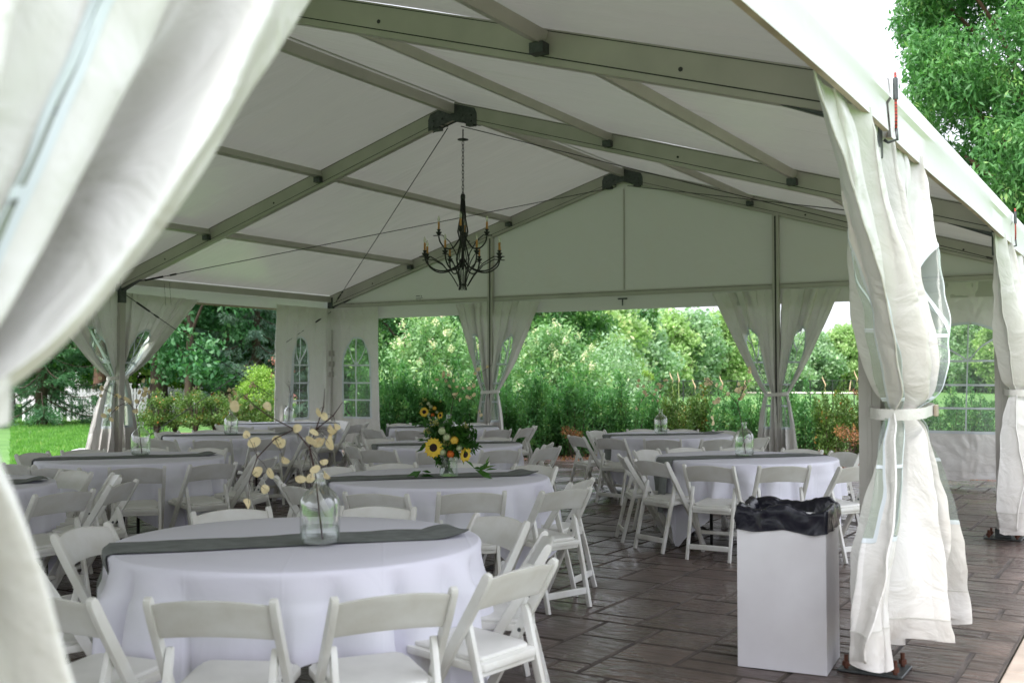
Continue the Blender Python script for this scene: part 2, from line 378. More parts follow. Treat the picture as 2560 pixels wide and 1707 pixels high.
# ------------------------------------------------------------------ foliage
def leaf_mesh(name, mat, P, size, aspect=.5, normal_up=.35, droop=0.0, rs=None, dirs=None):
    """N leaf-shaped faces (folded rhombi) at points P"""
    rs = rs or nr
    n = len(P); P = np.asarray(P, dtype=np.float32)
    a = rs.normal(size=(n, 3)); a[:, 2] -= droop
    if dirs is not None: a = a*.55 + dirs
    a /= np.linalg.norm(a, axis=1)[:, None]
    b = rs.normal(size=(n, 3)); b[:, 2] *= (1-normal_up)
    b -= a*np.sum(a*b, 1)[:, None]; b /= np.linalg.norm(b, axis=1)[:, None]+1e-9
    s = size*(.45+1.1*rs.rand(n))[:, None]
    nrm = np.cross(a, b)
    v0 = P; v1 = P + a*s*.45 + b*s*aspect*.5 + nrm*s*.08; v2 = P + a*s; v3 = P + a*s*.45 - b*s*aspect*.5 + nrm*s*.08
    V = np.stack([v0, v1, v2, v3], 1).reshape(-1, 3)
    me = bpy.data.meshes.new(name)
    me.vertices.add(4*n); me.vertices.foreach_set('co', V.astype(np.float32).ravel())
    me.loops.add(4*n); me.loops.foreach_set('vertex_index', np.arange(4*n, dtype=np.int32))
    me.polygons.add(n); me.polygons.foreach_set('loop_start', np.arange(0, 4*n, 4, dtype=np.int32))
    try: me.polygons.foreach_set('loop_total', np.full(n, 4, dtype=np.int32))
    except Exception: pass
    me.update(calc_edges=True)
    at_ = me.attributes.new('rnd', 'FLOAT', 'FACE'); k1 = .55/max(size, .03); q = P.astype(np.float64)
    lf = (np.sin(q[:, 0]*k1+1.3*np.sin(q[:, 2]*k1*.7))*np.sin(q[:, 1]*k1*1.1+2)*.5+np.sin(q[:, 2]*k1*1.3+q[:, 0]*k1*.6)*.3+.5)
    at_.data.foreach_set('value', np.clip(.52*rs.rand(n)+.48*np.clip(lf, 0, 1), 0, 1).astype(np.float32))
    me.materials.append(mat)
    return me
def clump_points(centers, radii, per, rs=None, flat=.75):
    rs = rs or nr
    out = []
    for c, r in zip(centers, radii):
        k = max(8, int(per*(r**2)))
        d = rs.normal(size=(k, 3)); d /= np.linalg.norm(d, axis=1)[:, None]
        rr = (rs.rand(k)**.42)*r
        p = d*rr[:, None]; p[:, 2] *= flat
        p *= (1+.25*np.sin(d[:, :1]*7+c[0]))
        out.append(p+np.array(c))
    return np.concatenate(out)
def limbs(mb, base, top, tr, ends, rs, n=7):
    base = Vector(base); top = Vector(top)
    pts = []; rad = []
    L = (top-base).length
    for i in range(9):
        t = i/8; p = base.lerp(top, t) + Vector((math.sin(t*5+base.x)*.03*L, math.cos(t*4+base.y)*.02*L, 0))*t
        pts.append(p); rad.append(tr*(1-.82*t) + (tr*.35 if i == 0 else 0))
    mb.tube(pts, rad, n)
    for e in ends:
        e = Vector(e); t = min(.95, max(.22, (e.z-base.z)/max(.1, (top.z-base.z))*.75)); k = int(t*8)
        s = pts[k]; r0 = rad[k]*.55; mid = s.lerp(e, .5) + Vector((0, 0, .1*(e-s).length))
        mb.tube([s, s.lerp(mid, .5)+Vector((0,0,.03)), mid, mid.lerp(e, .6), e], [r0, r0*.8, r0*.6, r0*.4, r0*.15], 5, cap=False)
def make_tree(name, label, cat, loc, h, cr, base_h, mat, leaf, per, nclump=26, trunk_r=.2, bark='bark', group=None, aspect=.5, droop=.2, seed=1, flat=.75, lean=(0,0), clr=(.22,.36)):
    rs = np.random.RandomState(seed)
    root = empty(name, loc); tag(root, label, cat, group)
    cs, rd = [], []
    for i in range(nclump):
        t = (i+.5)/nclump; zz = base_h + (h-base_h)*t
        prof = math.sin(math.pi*min(1, (.16+.84*t))**.9)**.6 if t < .97 else .3
        ang = i*2.399+rs.rand(); rr = cr*prof*math.sqrt(.15+.85*rs.rand())*.82
        cs.append((lean[0]*t+rr*math.cos(ang), lean[1]*t+rr*math.sin(ang), zz)); rd.append(cr*(clr[0]+(clr[1]-clr[0])*rs.rand()))
    mb = MB(); limbs(mb, (0,0,-.1), (lean[0], lean[1], h*.86), trunk_r, cs[::3][:30], rs)
    mb.build('trunk', M[bark], root, smooth=True)
    P = clump_points(cs, rd, per, rs, flat)
    link('crown', leaf_mesh('crown', M[mat], P, leaf, aspect, droop=droop, rs=rs), root)
    return root

# ================================================================== SETTING
W_, B_, HE, HR = 12.363, 4.882, 3.055, 4.915; CO = 2.532
# ground
mb = MB(); n = 40
def gz(x, y):
    return 0.0
G = 900
mb.add([(-G,-G,-.03),(G,-G,-.03),(G,G,-.03),(-G,G,-.03)], [(0,1,2,3)])
o = mb.build('lawn', M['grass']); tag(o, kind='structure')
# patio: base slab plus stones
PX0, PX1, PY0, PY1 = -.55, 12.93, -21.0, 1.05
mb = MB(); mb.box((PX0, PY0, -.12), (PX1, PY1, -.004))
patio = mb.build('patio', M['joint']); tag(patio, kind='structure')
def ashlar():
    U = (PX1-PX0)/73; nx = 73; ny = int((PY1-PY0)/U); g = np.zeros((nx, ny), bool); out = []
    sizes = [(3,2),(2,2),(4,2),(3,3),(2,3),(2,1),(3,1),(4,3),(2,2),(3,2)]
    r = random.Random(5)
    for j in range(ny):
        for i in range(nx):
            if g[i, j]: continue
            for _ in range(12):
                a, b = r.choice(sizes)
                if i+a <= nx and j+b <= ny and not g[i:i+a, j:j+b].any(): break
            else: a = b = 1
            g[i:i+a, j:j+b] = True
            out.append((PX0+i*U, PY1-(j+b)*U, a*U, b*U))
    return out
stones = ashlar()
def stone_geo(w_, d_, r):
    g = .0075; b = .009; j = lambda: r.uniform(-.003, .003)
    o_ = [(g+j(), g+j()), (w_-g+j(), g+j()), (w_-g+j(), d_-g+j()), (g+j(), d_-g+j())]
    i_ = [(x+(b if x < w_/2 else -b), y+(b if y < d_/2 else -b)) for x, y in o_]
    mx_ = (w_/2+r.uniform(-.03,.03), d_/2+r.uniform(-.03,.03))
    vs = [(x, y, -.004) for x, y in o_] + [(x, y, .003+r.uniform(-.001,.002)) for x, y in i_] + [(mx_[0], mx_[1], .005)]
    fs = [(0,1,5,4),(1,2,6,5),(2,3,7,6),(3,0,4,7),(4,5,8),(5,6,8),(6,7,8),(7,4,8)]
    return vs, fs
def vis(cx, cy):
    d = Vector((cx, cy, 0))-CAM; dep = d.dot(FW)
    if dep < 3: return -1
    px = 1280+F*d.dot(RT)/dep; py = 940+1.5*F/dep
    if px < 250 or px > 2600 or py > 1790: return -1
    sc = 1/dep**2
    if px < 1250: sc *= .25
    return sc
order = sorted(range(len(stones)), key=lambda k: -vis(stones[k][0]+stones[k][2]/2, stones[k][1]+stones[k][3]/2)*stones[k][2]*stones[k][3])
near = set(order[:299]); cache = {}
rr = random.Random(9); mbs = MB(); rv = []
for k, (x, y, a, b) in enumerate(stones):
    if k in near:
        key = (round(a, 3), round(b, 3), rr.randrange(3))
        if key not in cache:
            vs_, fs_ = stone_geo(a, b, rr); t_ = MB(); t_.add(vs_, fs_[:4], 1); t_.add(vs_, fs_[4:], 0); me = t_.mesh('paving_stone', [M['stone'], M['joint']])
            cache[key] = me
        o = link('paving_stone', cache[key], patio, (x, y, 0))
    else:
        vs_, fs_ = stone_geo(a, b, rr); vv_ = [(vx+x, vy+y, vz) for vx, vy, vz in vs_]; mbs.add(vv_, fs_[:4], 1); mbs.add(vv_, fs_[4:], 0); rv += [rr.random()]*len(fs_)
o = mbs.build('paving_stone', [M['stone'], M['joint']], patio); tag(o, kind='stuff')
at_ = o.data.attributes.new('rnd', 'FLOAT', 'FACE'); at_.data.foreach_set('value', rv)
# tan concrete walk on the right
mb = MB(); r = random.Random(3)
yy = -22.0
walk = empty('walkway'); tag(walk, kind='structure')
k = 0
while yy < 8:
    mb = MB(); mb.box((12.945, yy+.006, -.1), (14.5, yy+1.52-.006, .018)); mb.build('concrete_slab', M['walk'], walk, bevel=.008); yy += 1.52
# mulch bed behind the gable end
mb = MB(); mb.add([(-1.5, 1.055, -.012), (13.5, 1.055, -.012), (15.5, 7.5, -.012), (10, 8.2, -.012), (-3, 3.2, -.012)], [(0,1,2,3,4)])
o = mb.build('mulch_bed', M['mulch']); tag(o, kind='structure')
# mulch chips
P = np.stack([nr.uniform(1, 12, 5000), nr.uniform(1.08, 5.5, 5000), nr.uniform(-.01, .02, 5000)], 1)
o = link('mulch_chips', leaf_mesh('mulch_chips', M['lf_dry'], P, .06, .5, .8)); tag(o, kind='stuff')
o = link('lawn_mulch_bed', None) if False else None
mb = MB()
pts = [at(330, 25), at(330, 29.5), at(900, 29.5), at(900, 25)]
mb.add([(p.x, p.y, -.02) for p in pts], [(0,1,2,3)]); o = mb.build('mulch_bed', M['mulch']); tag(o, kind='structure')
# bunker
mb = MB(); c = at(2010, 100); 
mb.add([(c.x+7*math.cos(t*.314)*(1+.2*math.sin(t)), c.y+4*math.sin(t*.314), .05) for t in range(20)], [tuple(range(20))])
o = mb.build('sand_bunker', M['sand']); tag(o, kind='structure')
# grass blades on the near lawn left of the tent
n_ = 42000
dd = nr.uniform(15.5, 36, n_); pxs = nr.uniform(30, 420, n_)
PP = []
for d_, p_ in zip(dd, pxs):
    q = at(p_, d_); 
    if q.x < PX0-.05: PP.append((q.x, q.y, -.03))
PP = np.array(PP)
M['lf_grass'] = leafmat('grass_blade_green', (.07,.20,.03), (.17,.36,.07), (.30,.40,.12))
o = link('grass_blades', leaf_mesh('grass_blades', M['lf_grass'], PP, .085, .16, 0, dirs=np.tile(np.array([[0,0,1.6]]), (len(PP),1)))); tag(o, kind='stuff')

# ================================================================== TENT
tent = empty('frame_tent', (0, 0, 0))
tag(tent, 'large white frame tent with grey aluminium rafters and open tied-back sides on the stone patio', 'tent')
FY = [0.0, -B_, -10.107, -15.27, -20.2]
XR = W_/2
def post(x, y):
    mb = MB(); mb.box((x-.055, y-.05, .012), (x+.055, y+.05, HE-.16))
    sgn = 1 if x < XR else -1
    for s in (-1, 1): mb.box((x-.012, y+s*.0505-.002, .02), (x+.012, y+s*.0505+.002, HE-.17))
    p = mb.build('post', M['alu'], tent, bevel=.004)
    mb = MB(); mb.box((x-.16, y-.13, .005), (x+.16, y+.13, .017)); mb.box((x-.07, y-.065, .017), (x+.07, y+.065, .10))
    bp = mb.build('base_plate', M['steel'], p, bevel=.003)
    for sx in (-.12, .12):
        for sy in (-.09, .09):
            m2 = MB(); m2.tube([(x+sx, y+sy, .017), (x+sx, y+sy, .085)], .011, 8); m2.tube([(x+sx, y+sy, .03), (x+sx, y+sy, .052)], .021, 6)
            m2.build('anchor_bolt', M['rust'], p)
    # corner bracket
    m3 = MB(); m3.box((x-.062, y-.056, HE-.42), (x+.062, y+.056, HE-.03)); m3.bar((x, y, HE-.2), (x+sgn*.5, y, HE-.2+.5*(HR-HE)/XR+.05), .07, .12)
    m3.build('corner_bracket', M['steel'], p, bevel=.004)
    return p
def rafter(y):
    for s in (-1, 1):
        a = Vector((XR + s*(XR+.03), y, HE-.115)); b = Vector((XR, y, HR-.115))
        mb = MB(); mb.bar(a, b, .085, .215, 0)
        mb.build('rafter', M['alu'], tent, bevel=.004)
        ra = tent.children[-1]
        d = (b-a).normalized()
        for sy in (-1, 1):
            m2 = MB(); m2.bar(a, b, .003, .007, 0, off=(sy*.0435, -.062)); m2.bar(a, b, .003, .005, 0, off=(sy*.0435, .094))
            m2.build('rafter_groove', M['alud'], ra)
        for t in (.17, .52):
            q = a.lerp(b, t); m2 = MB()
            m2.tube([q+Vector((0,-.047,-.01)), q+Vector((0,.047,-.01))], .014, 8); m2.build('bolt_hole_disc', M['alud'], ra)  # dark disc standing in for the shade inside a bolt hole
    # ridge joint plate
    mb = MB()
    for sy in (-.05, .05):
        yv = y+sy
        prof = [(-.36,-.20),(-.36,-.34),(-.06,-.26),(0,-.245),(.06,-.26),(.36,-.34),(.36,-.20),(.33,-.13),(0,-.03),(-.33,-.13)]
        vs_ = [(XR+px, yv-.004, HR+pz) for px, pz in prof]+[(XR+px, yv+.004, HR+pz) for px, pz in prof]
        k_ = len(prof); mb.add(vs_, [tuple(range(k_)), tuple(reversed(range(k_, 2*k_)))]+[(i, i+k_, (i+1)%k_+k_, (i+1)%k_) for i in range(k_)])
    mb.box((XR-.3, y-.046, HR-.335), (XR-.2, y+.046, HR-.26)); mb.box((XR+.2, y-.046, HR-.335), (XR+.3, y+.046, HR-.26))
    for bx in (-.28, -.15, .15, .28):
        for bz in (-.19, -.26): mb.tube([(XR+bx, y-.07, HR+bz-abs(bx)*.1), (XR+bx, y+.07, HR+bz-abs(bx)*.1)], .014, 6)
    mb.build('ridge_plate', M['steel'], tent)
for y in FY:
    post(0, y); post(W_, y); rafter(y)
def sl(t, s):       # point on roof slope: t 0 ridge .. 1 eave, s side
    return (XR+s*XR*t, HR+(HE-HR)*t)
for k in range(4):
    ya, yb = FY[k]-.045, FY[k+1]+.045
    mb = MB(); mb.bar((XR, ya, HR-.10), (XR, yb, HR-.10), .07, .12); mb.build('ridge_beam', M['alu'], tent, bevel=.003)
    for s in (-1, 1):
        nrm = Vector((s*(HR-HE), 0, XR)).normalized()
        for t in (.35, .69):
            x, z = sl(t, s); c = Vector((x, 0, z)) - nrm*.055
            mb = MB(); mb.bar((c.x, ya, c.z), (c.x, yb, c.z), .075, .085, up=nrm)
            p = mb.build('purlin', M['alu'], tent, bevel=.003)
            for ye in (ya-.03, yb+.03):
                m2 = MB(); m2.box((c.x-.05, ye-.045, c.z-.115), (c.x+.05, ye+.045, c.z-.045)); m2.build('purlin_clamp', M['steel'], p, bevel=.003)
        x = XR+s*XR
        mb = MB(); mb.bar((x, ya, HE-.07), (x, yb, HE-.07), .07, .11); mb.build('eave_beam', M['alu'], tent, bevel=.003)
        # roof panel: slightly sagging skin
        nx_, ny_ = 34, 26; vs_ = []; fs_ = []
        y0, y1 = FY[k]+(.09 if k == 0 else 0), FY[k+1]
        for i in range(nx_+1):
            for j in range(ny_+1):
                t = i/nx_; v = j/ny_; x, z = sl(t if i else -.004, s)
                sag = -.055*math.sin(math.pi*v)**2*(.5+.5*math.sin(math.pi*t)) 
                wr = (.013 if k == 0 else .007)*math.sin(v*60+t*25*math.sin(v*3+k))*max(0, t-.55)*math.sin(math.pi*v)
                zz = .008*noise.noise(Vector((t*5, v*4, k+s*9)))*math.sin(math.pi*t)
                vs_.append(Vector((x, y0+(y1-y0)*v, z))+nrm*(.012+sag*.45*math.sin(math.pi*t)+wr*math.sin(math.pi*min(1,t*1.02))+zz))
        for i in range(nx_):
            for j in range(ny_):
                a = i*(ny_+1)+j; fs_.append((a, a+1, a+ny_+2, a+ny_+1))
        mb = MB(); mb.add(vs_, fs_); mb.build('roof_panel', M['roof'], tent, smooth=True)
        # valance hanging outside the eave (upper band + hanging flap with hem)
        xo = x + s*.10; dz = .012*((k*37) % 5-2)
        ya2, yb2 = FY[k]-.02, FY[k+1]+.02
        if k == 0: ya2 = FY[0]+.05
        NS = 24
        prof = [(x+s*.0, HE+.035), (x+s*.075, HE+.02), (xo, HE-.01), (xo+s*.012, HE-.115), (xo-s*.002, HE-.14), (xo+s*.008, HE-.295+dz), (xo+s*.008, HE-.315+dz), (xo-s*.022, HE-.315+dz), (xo-s*.020, HE-.285+dz)]
        vs_ = []; fs_ = []; mi_ = []
        for i in range(NS+1):
            v = i/NS; y = ya2+(yb2-ya2)*v
            for q, (px, pz) in enumerate(prof):
                ww = .010*math.sin(v*9+k*2+q*.3) if 3 < q else 0
                vs_.append((px+s*ww*.6, y, pz + (-.006*math.sin(math.pi*v) if q > 4 else 0)))
        npf = len(prof)
        mb = MB()
        mb.add(vs_, [(i*npf+q, (i+1)*npf+q, (i+1)*npf+q+1, i*npf+q+1) for i in range(NS) for q in range(npf-3)], 0)
        mb.add(vs_, [(i*npf+q, (i+1)*npf+q, (i+1)*npf+q+1, i*npf+q+1) for i in range(NS) for q in range(npf-3, npf-1)], 1)
        mb.build('valance', [M['valance'], M['tan']], tent, smooth='auto')
# tension cords at right-hand frames
for y in (FY[1], FY[2]):
    xo = W_+.125
    cord = empty('tension_cord', (0,0,0)); cord.parent = tent
    mb = MB(); mb.tube([(xo+.012, y-.005, HE-.02), (xo+.013, y-.005, HE-.13)], .013, 10); mb.build('cord_sleeve', M['steel'], cord, smooth='auto')
    mb = MB(); mb.tube([(xo+.012, y-.005, HE+.01), (xo+.013, y-.005, HE-.02), (xo+.013, y-.005, HE-.13), (xo+.014, y-.003, HE-.22), (xo+.010, y+.008, HE-.29)], .007, 8); mb.build('elastic_cord', M['strapred'], cord, smooth=True)
    mb = MB(); mb.tube([(xo+.012, y+.006, HE-.28), (xo+.016, y+.008, HE-.335), (xo-.03, y+.008, HE-.345), (xo-.05, y+.006, HE-.33)], .008, 8); mb.build('cord_hook', M['steel'], cord, smooth=True)
# gable ends
def gable(y, so_):
    yo = y + so_*.03
    for (x0, x1) in ((.0, XR-CO), (XR-CO, XR), (XR, XR+CO), (XR+CO, W_)):
        n_ = 10; vs_ = []; fs_ = []
        for i in range(n_+1):
            x = x0+(x1-x0)*i/n_; zt = HR+.012+(HE-HR)*abs(x-XR)/XR; zb = HE-.19
            for j in range(5):
                z = zb+(zt-zb)*j/4; vs_.append((x, yo+.008*noise.noise(Vector((x*1.5, z*1.5, 3))), z))
        for i in range(n_):
            for j in range(4): a = i*5+j; fs_.append((a, a+5, a+6, a+1))
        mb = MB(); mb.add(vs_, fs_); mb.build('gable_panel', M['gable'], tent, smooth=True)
    mb = MB(); mb.bar((0.06, y, HE-.19), (W_-.06, y, HE-.19), .06, .085); gb = mb.build('gable_rail', M['alu'], tent, bevel=.003)
    m2 = MB(); m2.bar((0.06, y, HE-.19), (W_-.06, y, HE-.19), .0625, .006, off=(0,.02)); m2.build('rail_groove', M['alud'], gb)
    m2 = MB(); m2.box((XR-.012, yo-.02, HE-.14), (XR+.012, yo-.006, HR-.35)); m2.build('ridge_seam_batten', M['alu'], tent)
    # valance below rail
    n_ = 60; vs_ = []
    for i in range(n_+1):
        x = W_*i/n_
        for z in (HE-.232, HE-.34, HE-.46): vs_.append((x, yo+.01*noise.noise(Vector((x*2, z*3, 7))), z))
    fs_ = [(i*3+j, i*3+3+j, i*3+4+j, i*3+1+j) for i in range(n_) for j in range(2)]
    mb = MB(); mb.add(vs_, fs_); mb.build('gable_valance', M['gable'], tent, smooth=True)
    for sx in (-1, 1):
        x = XR+sx*CO; ztop = HR-.22+(HE-HR)*CO/XR
        mb = MB(); mb.box((x-.05, y-.075, .012), (x+.05, y-.0, ztop)); 
        p = mb.build('gable_column', M['alu'], tent, bevel=.004)
        m2 = MB(); m2.box((x-.012, y-.0775, .03), (x+.012, y-.0752, ztop-.02)); m2.build('column_groove', M['alud'], p)
        m2 = MB(); m2.box((x-.12, y-.15, .005), (x+.12, y+.1, .017)); m2.build('base_plate', M['steel'], p)
gable(0.0, 1)
# clip under rail at ridge
mb = MB(); mb.box((XR-.08, -.06, HE-.30), (XR+.08, -.035, HE-.275)); mb.tube([(XR, -.05, HE-.30), (XR, -.05, HE-.4)], .012, 8)
mb.build('rail_clip', M['steel'], tent)
# small printed fire label on the gable
mb = MB()
lx, lz, ly = 2.0, 2.97, .012
lab = on(1012, 718, 1.0)
for i, (dx, dz, w_, h_) in enumerate([(0,0,.085,.012),(0,-.035,.15,.006),(0,-.058,.03,.01),(.04,-.058,.075,.006),(.045,-.072,.05,.004)]):
    mb.box((lx+dx, ly-.002, lz+dz), (lx+dx+w_, ly, lz+dz+h_))
mb.add([(lx+.105, ly-.002, lz-.008), (lx+.132, ly-.002, lz-.008), (lx+.1185, ly-.002, lz+.02)], [(0,1,2)])
mb.build('printed_label', M['alud'], tent)
# bracing cables
def cable(p, q, r=.006, sag=0):
    p = Vector(p); q = Vector(q); mb = MB(); mb.tube([p.lerp(q, i/8)+Vector((0,0,-sag*4*(i/8)*(1-i/8))) for i in range(9)], r, 6); c = mb.build('bracing_cable', M['cable'], tent, smooth=True)
    d = (q-p).normalized(); m2 = MB(); m2.tube([q-d*.5, q-d*.22], .016, 8); m2.tube([q-d*.7, q-d*.6], .014, 6); m2.build('turnbuckle', M['black'], c)
for k in (0,):
    ya, yb = FY[k], FY[k+1]
    for s in (-1, 1):
        ex = XR+s*(XR-.15)
        cable((XR+s*.1, yb, HR-.32), (ex, ya-.05, HE-.12)); cable((XR+s*.1, ya-.05, HR-.32), (ex, yb+.05, HE-.12))
    cable((.05, yb+.06, .35), (.05, ya-.06, HE-.3)); cable((.05, ya-.06, .35), (.05, yb+.06, HE-.3))
# thin loose wires at left
mb = MB()
for xx in (.5, .62): mb.tube([(xx, -B_+.4, 2.95), (xx+.02, -B_+.42, 2.6)], .003, 4)
mb.build('hanging_wire', M['cable'], tent)
# electrical boxes on the corner post
for z in (1.55, 1.75, 1.95):
    mb = MB(); mb.box((.05, -.14, z-.05), (.13, -.055, z+.05)); mb.build('socket_box', M['alu'], tent, bevel=.006)
mb = MB(); mb.tube([(.10, -.10, .1), (.10, -.10, 2.4)], .012, 8); mb.build('conduit', M['alu'], tent)

# ================================================================== CURTAINS
def curtain(name, label, post_xy, along, nrm_, Wt, side_seed, tied=True, zt=HE-.25, zb=.14, zw=1.36, Wb=.42, Ww=.15, folds=5, amp_top=.02, off=.0, group='tent side curtains', win=(.30, .72), start=.06, hang_w=None, pw=.85, ampk=1.0, hi=False):
    """one vinyl side sheet gathered beside a post; along = unit vector away from the post"""
    al = Vector((along[0], along[1], 0)); nn = Vector((nrm_[0], nrm_[1], 0)); o0 = Vector((post_xy[0], post_xy[1], 0))
    rs = random.Random(side_seed); ph = rs.uniform(0, 6); ph2 = rs.uniform(0, 6)
    NU, NV = (250, 190) if hi else (120, 96)
    def shape(s, z):
        if tied:
            if z > zw:
                t = (z-zw)/(zt-zw); wd = Ww+(Wt-Ww)*t**pw; amp = (.030+.085*math.sin(math.pi*min(1, t*1.05))**.7*(1-t*.3))*(1-t)*ampk+amp_top*t+.012*ampk
                x0 = start*(1-t)*.2+start*t
            else:
                t = (zw-z)/(zw-zb); wd = Ww+(Wb-Ww)*min(1, t*1.15)**.7; amp = (.030+.085*min(1, t*1.6)**.8)*ampk; x0 = start*.2*(1-t)-.05*t
            amp *= (1-.5*math.exp(-((z-zw)/.05)**2))
        else:
            t = (zt-z)/(zt-zb); wd = hang_w*(1+.05*math.sin(t*2+ph)); amp = (.016+.03*t)*ampk; x0 = start
        sw = s + .12*math.sin(2*math.pi*s*1.3+ph2)*s*(1-s)
        fo = 2*math.pi*folds*sw
        u = s + (.6/(2*math.pi*folds))*math.sin(2*fo+ph)*(1 if tied else .3)
        drift = .5*math.sin(z*2.1+ph2)+.25*math.sin(z*5+s*4)
        x = x0+wd*u
        a = amp*(.6+.55*math.sin(s*9+ph2))
        y = a*math.sin(fo+ph+drift) + a*.28*math.sin(2.3*fo+ph2+z*1.4) + .022*noise.noise(Vector((s*7+side_seed, z*2.6, 1))) + .012*noise.noise(Vector((s*20+side_seed, z*8, 5)))
        if tied: y += .03*math.sin(s*math.pi)
        # radiating pinch creases just above and below the tie
        if tied:
            dz = abs(z-zw); y += .012*ampk*math.exp(-dz/.16)*math.sin(s*38+side_seed)*(1-math.exp(-dz/.03))
        zz = z
        if z < zb+.12: zz = z - .05*math.sin(fo*.5+ph)*(1-(z-zb)/.12)
        if z > zt-.1 and tied: zz = z - .03*s*(1-(zt-z)/.1)
        if tied and z > zw: y -= off*.7*t
        return al*x+nn*(off+y)+Vector((0,0,zz))
    wl, wr = win; zl, zh = .74, 2.24; rz = .52; c0_ = (wl+wr)/2; hw = (wr-wl)/2; aspect_w = 1.0
    def grid(lo, hi_, n_, marks):
        g = [lo+(hi_-lo)*i/n_ for i in range(n_+1)]
        for m_ in marks:
            if lo < m_ < hi_: k_ = min(range(1, n_), key=lambda i: abs(g[i]-m_)); g[k_] = m_
        return g
    ss = grid(0, 1, NU, (wl, wr)); zs = grid(zb, zt, NV, (zl, zh-rz))[::-1]
    V = [shape(q, z) for z in zs for q in ss]
    def inwin(q, z):
        if not (wl < q < wr and zl < z < zh): return False
        if z > zh-rz:
            c = (q-c0_)/hw; d = (z-(zh-rz))/rz
            return c*c+d*d < 1
        return True
    F1, F2 = [], []
    for j in range(NV):
        zc_ = (zs[j]+zs[j+1])/2
        for i in range(NU):
            a = j*(NU+1)+i; (F2 if inwin((ss[i]+ss[i+1])/2, zc_) else F1).append((a, a+1, a+NU+2, a+NU+1))
    root = empty(name, o0); tag(root, label, 'curtain', group)
    def sub(nm_, F_, m):
        idx = sorted({i for f in F_ for i in f}); mp_ = {q: k_ for k_, q in enumerate(idx)}
        mb = MB(); mb.add([V[q] for q in idx], [tuple(mp_[q] for q in f) for f in F_]); return mb.build(nm_, M[m], root, smooth=True)
    sub('vinyl_sheet', F1, 'curtain'); wn = sub('clear_window', F2, 'vinyl')
    sheetw = 2.0 if tied else hang_w        # true cloth width, for strip widths in s
    def nor(q, z):
        e = .004; a = shape(min(1, q+e), z)-shape(max(0, q-e), z); b = shape(q, z+e)-shape(q, z-e); n_ = a.cross(b)
        return n_.normalized() if n_.length > 1e-9 else nn
    def strip(path, wdt, nm_='window_bar', th=.0025, mat='vinylbar'):
        mb = MB(); vs_ = []; m = len(path)
        for i, (q, z) in enumerate(path):
            q0, z0 = path[max(0, i-1)]; q1, z1 = path[min(m-1, i+1)]; dq = (q1-q0)*sheetw; dz = z1-z0; L_ = math.hypot(dq, dz) or 1
            oq = -dz/L_*wdt/2/sheetw; oz = dq/L_*wdt/2
            n_ = nor(q, z)*th
            a = shape(min(1, max(0, q+oq)), z+oz); b = shape(min(1, max(0, q-oq)), z-oz)
            vs_ += [a+n_, b+n_, b-n_, a-n_]
        mb.add(vs_, [(i*4+k_, i*4+(k_+1) % 4, (i+1)*4+(k_+1) % 4, (i+1)*4+k_) for i in range(m-1) for k_ in range(4)])
        return mb.build(nm_, M[mat], wn if nm_ == 'window_bar' else root, smooth='auto')
    n1 = 60 if hi else 30; wb_ = .016 if hi else .028
    lin = lambda a, b, n_: [(a[0]+(b[0]-a[0])*i/n_, a[1]+(b[1]-a[1])*i/n_) for i in range(n_+1)]
    outl = lin((wl, zh-rz), (wl, zl), n1//2)+lin((wl, zl), (wr, zl), n1)[1:]+lin((wr, zl), (wr, zh-rz), n1//2)[1:]+[(c0_+hw*math.cos(t), zh-rz+rz*math.sin(t)) for t in [math.pi*i/n1 for i in range(1, n1+1)]]
    strip(outl, wb_*1.3)
    for h_ in (1.07, 1.39, zh-rz): strip(lin((wl, h_), (wr, h_), n1), wb_)
    strip(lin((c0_, zl), (c0_, zh), n1), wb_*.8)
    for sg in (-1, 1): strip(lin((c0_, zh-rz), (c0_+sg*hw*.70, zh-rz+rz*.70), n1//3), wb_*.8)
    mb = MB(); e = [V[j*(NU+1)+NU] for j in range(0, NV+1, 2)]; mb.tube(e, .006, 6); mb.build('edge_rope', M['curtain'], root, smooth=True)
    strip(lin((0, zb+.15), (1, zb+.15), 90), .006, 'hem_seam', .002, 'hemline')
    if hi:   # stitched label patch near the bottom
        pq = .80; mb = MB(); vs_ = []
        for (q, z) in ((pq, .45), (pq+.09, .45), (pq+.09, .60), (pq, .60)): vs_.append(shape(q, z)+nor(q, z)*.004)
        mb.add(vs_+[v-nn*.003 for v in vs_], [(0,1,2,3),(7,6,5,4)]); mb.build('patch', M['valance'], root)
    return root
